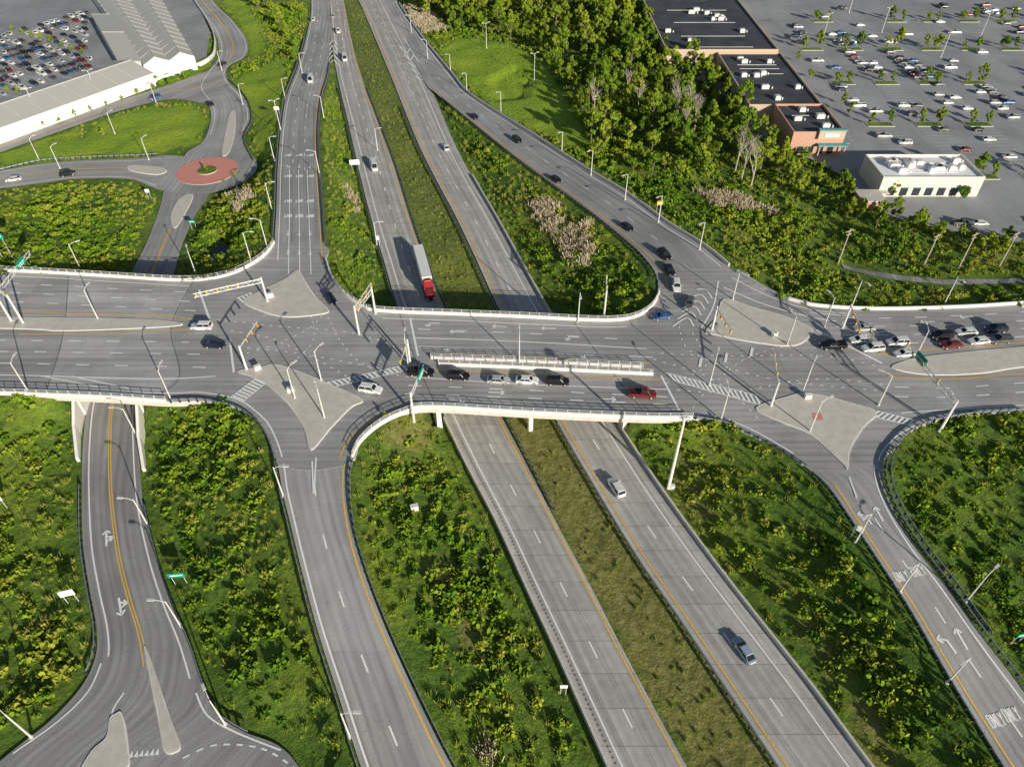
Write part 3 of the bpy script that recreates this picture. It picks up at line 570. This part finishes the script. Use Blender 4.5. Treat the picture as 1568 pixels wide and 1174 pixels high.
def carmesh(kind,col):
    if (kind,col) in CM: return CM[kind,col]
    b=MB(); spec=dict(sedan=(4.7,1.82,.93,1.42,(-1.9,-1.2,.45,1.15)),suv=(4.8,1.95,1.08,1.75,(-2.25,-1.95,.45,1.1)),pickup=(5.7,2.0,1.12,1.85,(-.55,-.35,.85,1.45)),van=(5.8,2.05,1.25,2.4,(-2.85,-2.8,1.6,2.3)),hatch=(4.2,1.78,.98,1.5,(-2.0,-1.6,.4,1.05)))[kind]
    L,Wd,belt,H,(c0,c1,c2,c3)=spec; h=Wd/2
    st_=[(-L/2,.86,.45,belt-.22),(-L/2+.12,.95,.3,belt-.04),(-L/2+.7,1,.25,belt),(0,1,.25,belt),(c3,1,.25,belt),(L/2-.75,.98,.25,belt-.12),(L/2-.2,.9,.28,belt-.25),(L/2,.78,.42,belt-.38)]
    if kind=='van': st_=[(-L/2,.9,.45,belt-.2),(-L/2+.12,.97,.3,belt-.04),(-L/2+.7,1,.25,belt),(0,1,.25,belt),(1.6,1,.25,belt),(2.3,.98,.25,belt-.08),(L/2-.2,.92,.28,belt-.22),(L/2,.8,.42,belt-.4)]
    rings=[[(x,-h*f,z0+.1),(x,-h*f*.93,z0),(x,h*f*.93,z0),(x,h*f,z0+.1),(x,h*f,z1-.22),(x,h*f*.93,z1),(x,-h*f*.93,z1),(x,-h*f,z1-.22)] for x,f,z0,z1 in st_]
    loft(b,rings,0)
    g=h*.9; r=h*.72
    bot=[(c0,-g*.95),(c3,-g*.95),(c3,g*.95),(c0,g*.95)]; top=[(c1,-r),(c2,-r),(c2,r),(c1,r)]
    b.add([(x,y,belt-.02) for x,y in bot]+[(x,y,H-.06) for x,y in top],[(0,1,5,4),(1,2,6,5),(2,3,7,6),(3,0,4,7)],1)
    b.add([(x,y,H-.08) for x,y in [(c1-.06,-r-.03),(c2+.06,-r-.03),(c2+.06,r+.03),(c1-.06,r+.03)]]+[(x,y,H) for x,y in [(c1+.08,-r+.1),(c2-.08,-r+.1),(c2-.08,r-.1),(c1+.08,r-.1)]],[(0,1,2,3),(4,5,6,7),(0,1,5,4),(1,2,6,5),(2,3,7,6),(3,0,4,7)],0)
    for s in (-1,1):
        for (xb,xt) in ((c0,c1),(c3,c2),((c0+c3)/2-.1,(c1+c2)/2-.1)): b.tube((xb,s*g*.96,belt-.03),(xt,s*r,H-.05),.055,.045,4,0)
        b.box((c3-.25,s*(h+.1),belt+.05),(.18,.2,.14),0)
    if kind=='van':
        for s in (-1,1): b.box((-1,s*(h*.83),1.75),(3.2,.12,.85),0,mat=Matrix.Rotation(-s*.24,3,'X'))
        b.box((-2.86,0,1.7),(.1,1.5,1.0),0)
    if kind=='pickup':
        b.box((-1.75,0,belt+.006),(1.95,1.5,.02),2)
        for s in (-1,1): b.box((-1.75,s*.87,belt+.06),(2.1,.14,.14),0)
        b.box((-2.76,0,belt+.03),(.14,1.7,.14),0)
    for sx in (-L*.3,L*.31):
        for s in (-1,1):
            b.tube((sx,s*(h-.2),.34),(sx,s*(h+.02),.34),.35,.35,14,2); b.tube((sx,s*(h+.02),.34),(sx,s*(h+.035),.34),.2,.2,8,3)
    for s in (-1,1):
        b.box((L/2-.1,s*h*.62,belt-.36),(.2,.4,.14),3); b.box((-L/2+.03,s*h*.72,belt-.22),(.1,.34,.18),4)
    me=b.mesh(kind+'_'+col,[PC[col],'glass','black','lamp','tail']); CM[kind,col]=me; return me
def place(name,me,u,v,du,dv,dz=0):
    p=G(u,v); q=G(u+du,v+dv); f=(q-p).normalized(); 
    up=Vector((0,0,1)); s=up.cross(f).normalized(); up=f.cross(s)
    m=Matrix((f,s,up)).transposed().to_euler(); return inst(name,me,p+Vector((0,0,.04+dz)),rot=m,sc=1.08)
nm=dict(sedan='car',suv='suv',pickup='pickup_truck',van='van',hatch='hatchback_car')
V=[(645,573,20,.8,'pickup','black'),(702,579,20,.8,'suv','black'),(763,585,20,.8,'sedan','silver'),(807,585,20,.8,'sedan','white'),(854,587,20,.8,'suv','black'),(983,606,20,.8,'pickup','maroon'),(568,599,20,3,'suv','white'),(330,531,20,1,'sedan','navy'),(310,503,-20,0,'suv','white'),
(507,460,8,12,'sedan','navy'),(1055,466,-5,14,'sedan','grey'),(1035,441,2,14,'suv','white'),(1025,416,7,14,'sedan','black'),(1017,393,12,12,'suv','black'),(960,350,20,14,'sedan','black'),(851,277,18,12,'sedan','black'),(792,217,18,13,'suv','black'),(727,181,14,13,'sedan','navy'),(1013,487,-16,3,'sedan','blue'),
(683,228,-8,-18,'sedan','white'),(573,258,6,18,'van','white'),(528,92,4,16,'van','white'),(518,50,4,16,'suv','white'),(510,27,4,16,'sedan','silver'),(476,125,-3,16,'van','white'),(480,32,-1,16,'sedan','white'),(943,749,-14,-22,'suv','white'),(1138,998,-16,-24,'sedan','paleblue'),
(22,277,-20,3,'sedan','white'),(105,269,20,-3,'suv','black'),(322,161,-8,-6,'sedan','navy'),(238,152,-20,6,'suv','blue'),(342,100,8,-6,'sedan','navy'),
(1274,532,-20,1,'pickup','black'),(1316,523,-20,1,'sedan','white'),(1335,536,-20,2,'suv','white'),(1373,527,-20,1,'suv','white'),(1384,544,-20,2,'sedan','white'),(1440,517,-20,1,'suv','black'),(1478,511,-20,1,'sedan','white'),(1455,531,-20,2,'sedan','maroon'),(1497,525,-20,2,'sedan','white'),(1523,507,-20,1,'suv','navy'),(1530,523,-20,1,'suv','grey'),(1322,505,-20,1,'sedan','silver')]
for u,v,du,dv,kd_,c in V: place(nm[kd_],carmesh(kd_,c),u,v,du,dv)
b=MB()
b.box((-5.2,0,2.65),(15.6,2.6,2.8),1); b.box((-5.2,0,1.15),(15.0,.9,.2),3); b.box((-5.2,0,4.08),(15.4,2.4,.06),1)
b.box((5.2,0,.95),(6.2,1.0,.3),3)
loft(b,[[(x,-w_,.75),(x,w_,.75),(x,w_,z),(x,w_*.85,z+.15),(x,-w_*.85,z+.15),(x,-w_,z)] for x,w_,z in ((3.1,1.2,3.55),(4.4,1.22,3.6),(5.1,1.2,2.9))],0)
loft(b,[[(x,-w_,.65),(x,w_,.65),(x,w_,z),(x,w_*.8,z+.12),(x,-w_*.8,z+.12),(x,-w_,z)] for x,w_,z in ((5.1,1.15,2.0),(6.8,1.05,1.75),(7.2,.85,1.4))],0)
b.add([(5.12,-1.0,2.1),(5.12,1.0,2.1),(4.6,.95,3.35),(4.6,-.95,3.35)],[(0,1,2,3)],2); b.box((5.17,0,2.4),(.06,1.9,.55),2)
for s in (-1,1): b.box((4.3,s*1.23,2.5),(1.0,.05,.7),2); b.tube((3.0,s*1.1,.8),(3.0,s*1.1,4.0),.09,.09,8,4)
b.box((3.5,0,3.75),(1.4,2.0,.4),0,taper=.7); b.box((7.25,0,.7),(.2,2.2,.3),4)
for x in (-11.8,-10.5,1.6,2.9,6.3):
    for s in (-1,1): b.tube((x,s*.75,.5),(x,s*1.28,.5),.5,.5,14,3)
truck=place('semi_trailer_truck',b.mesh('semi_trailer_truck',[PC['red'],'wallW','glass','black','steel']),653,436,5,18)
# parked cars
kinds=['sedan','suv','hatch','sedan','pickup']; cols=['white','silver','black','grey','white','navy','silver','grey','blue','white','silver','white','maroon']
ml=MB(); trees_at=[]
lotPoly=[(p.x,p.y) for p in lotM]; isl=MB()
def okm(x,y):
    if not inpoly(np.array([x]),np.array([y]),lotPoly)[0]: return False
    if 108<x<156 and 190<y<238: return False
    return x>122
for k_ in range(9):
    x0=139+k_*18.5
    for j in range(85):
        y=178+j*2.8
        if j%15 in (0,1): 
            if okm(x0,y) and j%15==0 and random.random()<.85:
                isl.box((x0,y+1.4,3.05),(10,4,.26),0); isl.box((x0,y+1.4,3.19),(9.4,3.4,.06),1)
                for dx in (-3,2.5): trees_at.append((x0+dx+random.uniform(-1,1),y+1.4,3.1,random.uniform(.38,.72)))
            continue
        if not okm(x0-6,y) or not okm(x0+6,y): continue
        strip(ml,[Vector((x0-5,y,3.0)),Vector((x0+5,y,3.0))],.1,.02)
        dens=.32*max(0,math.sin(x0*.05+y*.035+.5))**2+.03
        if k_<3 and y<330: dens+=.12
        for s in (-1,1):
            if random.random()<dens:
                kk=random.choice(kinds); inst('parked_car',carmesh(kk,random.choice(cols)),(x0+s*2.6+random.uniform(-.3,.3),y+1.4,3.03),(0 if random.random()<.5 else math.pi)+random.uniform(-.03,.03))
lotPL=[(p.x,p.y) for p in lotL]; dv=Vector((.544,.839,0)); nv=Vector((-.839,.544,0)); og=W(125,135,0)
for r_ in range(-1,11):
    for j in range(-18,60):
        p=og+nv*(12+r_*8.2)+dv*(j*2.8-20)
        if not inpoly(np.array([p.x]),np.array([p.y]),lotPL)[0]: continue
        depth=(p.y*ct+CH*st)
        u_=784+F*p.x/depth
        if u_>136: continue
        strip(ml,[p-nv*2.5+Vector((0,0,.05))-dv*1.4,p+nv*2.5+Vector((0,0,.05))-dv*1.4],.12,.02)
        if j%16==0: trees_at.append((p.x,p.y,.1,.35)); continue
        if random.random()<.68:
            kk=random.choice(kinds); inst('parked_car',carmesh(kk,random.choice(cols+['black','grey','navy'])),(p.x,p.y,.09),math.atan2(nv.y,nv.x)+(math.pi if random.random()<.5 else 0))
for i in range(26):
    f=i/25; p=W(10+215*f,197-80*f,.05)+Vector((random.uniform(-1,1),random.uniform(-1,1),0))
    if random.random()<.6: inst('parked_car',carmesh(random.choice(kinds),random.choice(cols)),p,math.atan2(nv.y,nv.x)+.1)
ml.obj('parking_bay_paint',['white']); isl.obj('parking_lot_planter',['conc','ground'])
# ---------------------------------------------------------------- buildings
def building(name,x0,x1,y0,y1,z0,z1,wall,roof,units=14,win=None):
    e=empty(name,((x0+x1)/2,(y0+y1)/2,z0)); off=-Vector(e.location)
    b=MB(); b.box(((x0+x1)/2,(y0+y1)/2,(z0+z1)/2),(x1-x0,y1-y0,z1-z0),0); o=b.obj('walls',[wall],e); o.location=off
    b=MB(); b.box(((x0+x1)/2,(y0+y1)/2,z1+.05),(x1-x0-.8,y1-y0-.8,.1),0); o=b.obj('roof',[roof],e); o.location=off
    b=MB()
    for a in ((x0,x1,y0,y0+.35),(x0,x1,y1-.35,y1),(x0,x0+.35,y0+.35,y1-.35),(x1-.35,x1,y0+.35,y1-.35)):
        b.box(((a[0]+a[1])/2,(a[2]+a[3])/2,z1+.4),(a[1]-a[0]+.1,a[3]-a[2],.8),0)
    o=b.obj('roof_parapet',[wall],e); o.location=off
    b=MB()
    for i in range(units):
        x=random.uniform(x0+4,x1-4); y=random.uniform(y0+4,y1-4); sx,sy=random.uniform(1.4,3.2),random.uniform(1.4,2.6)
        b.box((x,y,z1+.9),(sx,sy,1.4),0); b.box((x,y,z1+1.65),(sx*.7,sy*.7,.12),1); b.tube((x+sx,y,z1),(x+sx,y,z1+.9),.25,.25,8,0)
    for i in range(units//3): y=random.uniform(y0+4,y1-4); b.box(((x0+x1)/2,y,z1+.25),((x1-x0)*.6,.18,.15),1)
    o=b.obj('roof_units',['wallW','steel'],e); o.location=off
    if win:
        b=MB()
        for side,a,c,n in win:
            for i in range(n):
                t=a+(c-a)*(i+.5)/n; wd=(c-a)/n*.6
                if side=='S': b.box((t,y0-.03,z0+1.7),(wd,.12,2.6),0); b.box((t,y0-.06,z0+3.1),(wd+.3,.16,.2),1)
                elif side=='E': b.box((x1+.03,t,z0+1.7),(.12,wd,2.6),0); b.box((x1+.5,t,z0+3.3),(1.0,wd+.6,.25),1)
                elif side=='W': b.box((x0-.03,t,z0+1.7),(.12,wd,2.4),0)
        o=b.obj('windows',['win','teal'],e); o.location=off
    return e
building('retail_store_building',66,114,320,432,3,11,'wallB','roofD',20,[('S',70,85,3),('E',325,425,9)])
building('retail_store_building',88,115,263,319.4,3,10,'wallB','roofD',9,[('E',266,316,6),('W',270,310,3)])
e=building('retail_store_building',97,115,238,262.5,3,10.5,'wallS','roofD',4,[('S',99,113,4),('E',240,260,3)])
b=MB(); b.box((111,236.6,7.2),(10,2.2,.4),1); b.box((116.4,244,7.0),(2.4,12,.4),1); b.box((110,237.4,10.6),(9,1,3.0),0); b.box((110,237.3,12.3),(9.6,1.6,.5),1); b.box((110,236.82,10.5),(5,.12,1.2),2)
for x in (106.5,115.3): b.tube((x,235.8,3),(x,235.8,7),.25,.25,8,0)
o=b.obj('entrance_canopy',['wallB','teal','wallW'],e); o.location=-Vector(e.location)
building('restaurant_building',117,149,208,224,3,9,'cream','roofW',16,[('S',119,147,7),('E',210,222,3)])
b=MB(); b.box((112.5,203.5,4.3),(7,7,2.6),0); b.box((112.5,203.5,5.75),(7.6,7.6,.3),1); b.box((118,206.5,5.2),(3,2,.3),1); b.obj('brick_annex',['wallS','concP'])
def gabled(name,c,zb,ze,zr,bays=1):
    c=[Vector(p) for p in c]; a,bq,cq,d=c
    ctr=sum(c,Vector())/4; e=empty(name,(ctr.x,ctr.y,zb)); off=-Vector(e.location)
    w_=MB(); r_=MB(); dd=MB()
    for k in range(bays):
        f0,f1=k/bays,(k+1)/bays; A=a.lerp(d,f0);A2=a.lerp(d,f1);B=bq.lerp(cq,f0);B2=bq.lerp(cq,f1); Rm=(A+A2)/2; Rn=(B+B2)/2
        zz=lambda p,z:(p.x,p.y,z)
        w_.add([zz(A,zb),zz(A2,zb),zz(A2,ze),zz(Rm,zr),zz(A,ze)],[(0,1,2,3,4)]); w_.add([zz(B,zb),zz(B2,zb),zz(B2,ze),zz(Rn,zr),zz(B,ze)],[(0,1,2,3,4)])
        dl_=(B-A).normalized()*.6; dn=(A2-A).normalized()*(.5 if bays==1 else 0)
        r_.add([zz(A-dl_-dn,ze-.1),zz(B+dl_-dn,ze-.1),zz(Rn+dl_,zr+.12),zz(Rm-dl_,zr+.12),zz(B2+dl_+dn,ze-.1),zz(A2-dl_+dn,ze-.1)],[(0,1,2,3),(3,2,4,5)])
        r_.tube(zz(Rm-dl_,zr+.15),zz(Rn+dl_,zr+.15),.2,n=5)
        L=(B-A).length
        for i in range(1,int(L/8)):
            P=A.lerp(B,i*8/L); Q=Rm.lerp(Rn,i*8/L); P2=A2.lerp(B2,i*8/L); r_.tube(zz(P,ze),zz(Q,zr+.15),.09,n=4); r_.tube(zz(P2,ze),zz(Q,zr+.15),.09,n=4)
    w_.add([(a.x,a.y,zb),(bq.x,bq.y,zb),(bq.x,bq.y,ze),(a.x,a.y,ze)],[(0,1,2,3)]); w_.add([(d.x,d.y,zb),(cq.x,cq.y,zb),(cq.x,cq.y,ze),(d.x,d.y,ze)],[(0,1,2,3)])
    L=(bq-a).length; dr=(bq-a).normalized(); ang=math.atan2(dr.y,dr.x); nn=int(L/7); out=Vector((dr.y,-dr.x,0)); 
    if (ctr-a).dot(out)>0: out=-out
    for i in range(nn): P=a.lerp(bq,(i+.5)/nn)+out*.05; dd.box((P.x,P.y,zb+1.5),(2.4,.14,2.4),0,ang)
    for nme,bb,mt in (('walls',w_,['wallW']),('roof',r_,['roofG']),('loading_doors',dd,['steel'])):
        o=bb.obj(nme,mt,e); o.location=off
p0=W(232,110,6); bq=p0-dv*150
gabled('warehouse_building',[p0,bq,bq+nv*27,p0+nv*27],0,5.5,8)
c1,c2,c3,c4=W(218,96,7),W(296,82,7),W(226,-40,7),W(120,-40,7)
gabled('warehouse_building',[c2,c3,c4,c1],0,6,8.5,2)
gabled('warehouse_building',[W(182,92,7),W(214,92,7),W(168,20,7),W(140,20,7)],0,6.5,8,1)
# ---------------------------------------------------------------- vegetation sources
def leafcloud(b,n,lobes,size,mi=1):
    vs=[];fs=[]
    for i in range(n):
        c,r=random.choice(lobes); d=Vector(np.random.normal(size=3)).normalized(); rr=random.random()**.35
        p=Vector((c[0]+d.x*r[0]*rr,c[1]+d.y*r[1]*rr,c[2]+d.z*r[2]*rr)); 
        if p.z<0.02: p.z=abs(p.z)*.3
        nn=(d*1.0+Vector(np.random.normal(size=3))*.55+Vector((0,0,.3))).normalized(); q=nn.to_track_quat('Z','Y'); s=size*random.uniform(.55,1.3)
        a=random.uniform(0,6.28); o=len(vs)
        for k,(rx) in enumerate((1,.75,1.1,.7,.9)):
            an=a+k*2*math.pi/5; vs.append(p+q@Vector((math.cos(an)*s*rx,math.sin(an)*s*rx,random.uniform(-.15,.15)*s)))
        fs.append(tuple(range(o,o+5)))
    b.add(vs,fs,mi)
def treemesh(seed,h=11,r=3.6,n=1300,leaf=.36):
    random.seed(seed); np.random.seed(seed); b=MB(); b.tube((0,0,-.5),(random.uniform(-.3,.3),0,h*.5),.28,.17,7); b.tube((0,0,h*.48),(0,.2,h*.85),.16,.05,5)
    lobes=[]
    for i in range(10):
        a=i*2.4+random.uniform(-.4,.4); z=h*random.uniform(.28,.88); rr=r*random.uniform(.35,.8)*(1.1-abs(z/h-.5)); p=(math.cos(a)*rr,math.sin(a)*rr,z)
        b.tube((0,0,z*.7),p,.1,.04,4); q=r*random.uniform(.24,.46); lobes.append((p,(q,q,q*.85)))
    lobes.append(((0,0,h*.92),(r*.3,r*.3,h*.12))); leafcloud(b,n,lobes,leaf); return b.mesh('tree_crown',['bark','leaf'])
T=[treemesh(s,h,r) for s,h,r in ((1,12,3.6),(2,10,3.2),(3,14,3.5),(4,9,4.0),(5,11,3.0))]
def deadmesh(seed):
    random.seed(seed); b=MB()
    def br(p,d,L,r,k):
        q=p+d*L; b.tube(p,q,r,r*.6,5)
        if k==0: return
        for i in range(3):
            nd=(d+Vector((random.uniform(-1,1),random.uniform(-1,1),random.uniform(-.1,.5)))*.55).normalized(); br(p.lerp(q,random.uniform(.55,1)),nd,L*.72,r*.55,k-1)
    br(Vector((0,0,-.5)),Vector((0,0,1)),6,.3,4); return b.mesh('bare_tree',['barkP'])
DT_=[deadmesh(11),deadmesh(12)]
def shrubmesh(seed,n=62,mat='shrub',sz=.22):
    random.seed(seed); np.random.seed(seed); b=MB(); lobes=[]
    for i in range(4): a=random.uniform(0,6.28); d=random.uniform(0,.6); lobes.append(((math.cos(a)*d,math.sin(a)*d,random.uniform(.2,.55)),(random.uniform(.4,.7),random.uniform(.4,.7),random.uniform(.3,.5))))
    leafcloud(b,n,lobes,sz,0); return b.mesh('shrub',[mat])
def tuft(seed,mat,n=30,h=1.6,sp=.9,w=.07):
    random.seed(seed); b=MB()
    for i in range(n):
        x,y=random.gauss(0,sp*.5),random.gauss(0,sp*.5); hh=h*random.uniform(.5,1.1); a=random.uniform(0,6.28); dx,dy=math.cos(a)*w,math.sin(a)*w; lx,ly=random.gauss(0,.25)*hh,random.gauss(0,.25)*hh
        b.add([(x-dx,y-dy,-.1),(x+dx,y+dy,-.1),(x+lx+dx,y+ly+dy,hh),(x+lx-dx,y+ly-dy,hh)],[(0,1,2,3)])
    return b.mesh('tuft',[mat])
SH=[shrubmesh(21),shrubmesh(22),shrubmesh(23),shrubmesh(24)]; GT=[tuft(31,'grassb'),tuft(32,'grassb')]; RD=[tuft(41,'reed',60,1.7,1.4,.07)]
random.seed(99); np.random.seed(99)
def scatter(name,pts,meshes):
    """pts: (x,y,z,scale) ; one object, geometry-nodes instances"""
    if not pts: return
    me=bpy.data.meshes.new(name); me.from_pydata([p[:3] for p in pts],[],[]); n=len(pts)
    a=me.attributes.new('sc','FLOAT','POINT'); a.data.foreach_set('value',[p[3] for p in pts])
    a=me.attributes.new('rz','FLOAT','POINT'); a.data.foreach_set('value',[random.uniform(0,6.28) for _ in pts])
    a=me.attributes.new('ix','INT','POINT'); a.data.foreach_set('value',[random.randrange(len(meshes)) for _ in pts])
    o=bpy.data.objects.new(name,me); S.collection.objects.link(o)
    ng=bpy.data.node_groups.new(name,'GeometryNodeTree'); ng.interface.new_socket('Geometry',in_out='INPUT',socket_type='NodeSocketGeometry'); ng.interface.new_socket('Geometry',in_out='OUTPUT',socket_type='NodeSocketGeometry')
    gi=ng.nodes.new('NodeGroupInput'); go=ng.nodes.new('NodeGroupOutput'); j=ng.nodes.new('GeometryNodeJoinGeometry')
    def attr(nm_,t): x=ng.nodes.new('GeometryNodeInputNamedAttribute'); x.data_type=t; x.inputs[0].default_value=nm_; return x.outputs[0]
    cx=ng.nodes.new('ShaderNodeCombineXYZ'); ng.links.new(attr('rz','FLOAT'),cx.inputs[2])
    for k,m_ in enumerate(meshes):
        src=bpy.data.objects.new(name+'_part',m_)
        oi=ng.nodes.new('GeometryNodeObjectInfo'); oi.inputs[0].default_value=src; oi.inputs['As Instance'].default_value=True
        ip=ng.nodes.new('GeometryNodeInstanceOnPoints'); cmp=ng.nodes.new('FunctionNodeCompare'); cmp.data_type='INT'; cmp.operation='EQUAL'
        ia=[s for s in cmp.inputs if s.type=='INT']; ng.links.new(attr('ix','INT'),ia[0]); ia[1].default_value=k
        ng.links.new(gi.outputs[0],ip.inputs['Points']); ng.links.new(cmp.outputs[0],ip.inputs['Selection']); ng.links.new(oi.outputs['Geometry'],ip.inputs['Instance'])
        ng.links.new(cx.outputs[0],ip.inputs['Rotation']); ng.links.new(attr('sc','FLOAT'),ip.inputs['Scale']); ng.links.new(ip.outputs[0],j.inputs[0])
    ng.links.new(j.outputs[0],go.inputs[0]); md=o.modifiers.new('scatter','NODES'); md.node_group=ng
# masks
N=105000
px=np.random.uniform(-255,270,N); py=np.random.uniform(30,430,N)
ex=inpoly(px,py,deckW)|inpoly(px,py,lotM)|inpoly(px,py,lotL)|inpoly(px,py,spanH)|inpoly(px,py,pondP)|inpoly(px,py,lawn2)
inl=inpoly(px,py,lawn)|inpoly(px,py,lawn3)|inpoly(px,py,lawn4)|inpoly(px,py,lawn5); inm=inpoly(px,py,med1)|inpoly(px,py,med2)
woods=[W(u,v,2) for u,v in [(600,-60),(960,-60),(985,30),(1020,100),(1100,125),(1145,200),(1200,232),(1250,252),(1300,320),(1240,320),(1180,285),(1120,272),(1040,285),(985,280),(930,255),(895,225),(880,195),(865,130),(830,75),(760,50),(690,40),(640,15)]]
woods2=[W(u,v,3) for u,v in [(1230,250),(1300,285),(1338,322),(1390,344),(1450,356),(1568,376),(1700,384),(1700,400),(1568,396),(1450,398),(1390,385),(1300,348),(1230,320)]]
nz=lambda x,y:math.sin(x*.09+1.3*math.sin(y*.07))*math.sin(y*.08+1.7*math.sin(x*.05))
nz2=lambda x,y:math.sin(x*.31+1.9*math.sin(y*.23))*math.sin(y*.27+1.7*math.sin(x*.19))
shr=[];gr=[];tr=[]
reedP=[[W(u,v,2) for u,v in q] for q in ([(1065,305),(1145,310),(1150,335),(1080,338)],[(1150,325),(1190,335),(1185,350)],[(815,310),(845,312),(860,340),(850,370),(825,340)],[(850,360),(900,350),(905,400),(885,420),(855,390)],[(345,295),(385,290),(390,320),(360,330)],[(610,5),(640,0),(690,40),(650,45)],[(700,1150),(745,1130),(760,1174)],[(525,280),(550,300),(545,330)])]
rmask=np.zeros(N,bool)
for q in reedP: rmask|=inpoly(px,py,q)
pathm=[(p[0],p[1]) for p in Pc]; rd=[]
for i in range(N):
    if ex[i]: continue
    x,y=px[i],py[i]; d=kd.find((x,y,0))[2]
    if d<1.9: continue
    if pathm[0][0]<x<pathm[-1][0] and min(abs(y-p[1])+abs(x-p[0])*.3 for p in pathm)<3: continue
    z=down(x,y); h=nz(x,y); h2=nz2(x,y); r=random.random()
    if rmask[i] and random.random()<.6:
        if d>2.5: rd.append((x,y,z,random.uniform(.6,1.1)))
        continue
    if inl[i]:
        if r<.03: shr.append((x,y,z-.1,random.uniform(.3,.7)))
        elif r<.12: gr.append((x,y,z,random.uniform(.2,.35)))
        continue
    if inm[i]:
        if r<.2: gr.append((x,y,z,random.uniform(.2,.45)))
        elif r<.25: shr.append((x,y,z-.1,random.uniform(.25,.55)))
        continue
    if d>2.6 and r<.48+.25*h+.28*h2: shr.append((x,y,z-.15,(.45+1.15*random.random()**1.6)*(1.15+.3*h+.2*h2)*(.65 if d<4.5 else 1)))
    elif r<.7: gr.append((x,y,z-.05,random.uniform(.3,.7)))
scatter('shrub_thicket',shr,SH); scatter('tall_grass',gr,GT); scatter('dry_reeds',rd,RD)
wx=np.random.uniform(-80,250,14000); wy=np.random.uniform(150,470,14000); wi=inpoly(wx,wy,woods); w2=inpoly(wx,wy,woods2); grid={}
for i in range(14000):
    if not (wi[i] or w2[i]): continue
    x,y=wx[i],wy[i]
    if kd.find((x,y,0))[2]<8: continue
    hh=nz2(x*.7,y*.7)
    if w2[i]:
        if hh<-.1: continue
    else:
        if hh<-.4: continue
        if hh<0 and random.random()<.6: continue
    c=(int(x/4.4),int(y/4.4))
    if any((c[0]+a,c[1]+e_) in grid and math.hypot(grid[c[0]+a,c[1]+e_][0]-x,grid[c[0]+a,c[1]+e_][1]-y)<4.4 for a in (-1,0,1) for e_ in (-1,0,1)): continue
    grid[c]=(x,y); tr.append((x,y,down(x,y),random.uniform(.35,.66) if w2[i] else random.uniform(.45,1.1)*(.75 if x>85 and y<260 else 1)))
scatter('woodland_trees',tr,T)
for u,v in ((1050,195),(1062,205),(1035,190),(1135,275),(1150,285),(960,150),(975,175),(1045,210),(905,180),(1125,265),(700,20)): 
    p=G(u,v); inst('bare_tree',DT_[random.randrange(2)],(p.x,p.y,down(p.x,p.y)),random.uniform(0,6),random.uniform(.8,1.15))
for (x,y,z,s) in trees_at: inst('young_tree',random.choice(T),(x,y,z),random.uniform(0,6),s)
for u,v,s in [(1375,380,.6),(1365,300,.5),(1470,305,.5),(1500,395,.75),(1520,400,.6),(1425,395,.5),(1385,410,.7),(1340,350,.65),(1395,365,.7),(1310,335,.6),(1350,372,.6),(1280,325,.6),(1300,175,.45),(1290,160,.4),(1240,120,.4),(1220,95,.4),(1565,400,.6),(418,20,.7),(430,45,.8),(405,8,.7),(450,20,.7),(440,60,.6),(455,75,.5),(395,15,.8),(700,30,.8),(316,262,.2),(590,640,.2),(160,210,.3),(455,95,.5),(1215,270,.6),(1190,262,.6),(1250,285,.5),(1040,265,.5),(970,262,.5)]+[(20+i*24,212-i*8.2,.22) for i in range(12)]:
    p=G(u,v); inst('young_tree' if s<.5 else 'leafy_tree',random.choice(T),p,random.uniform(0,6),s)
print('counts',len(shr),len(gr),len(rd),len(tr),len(samples))
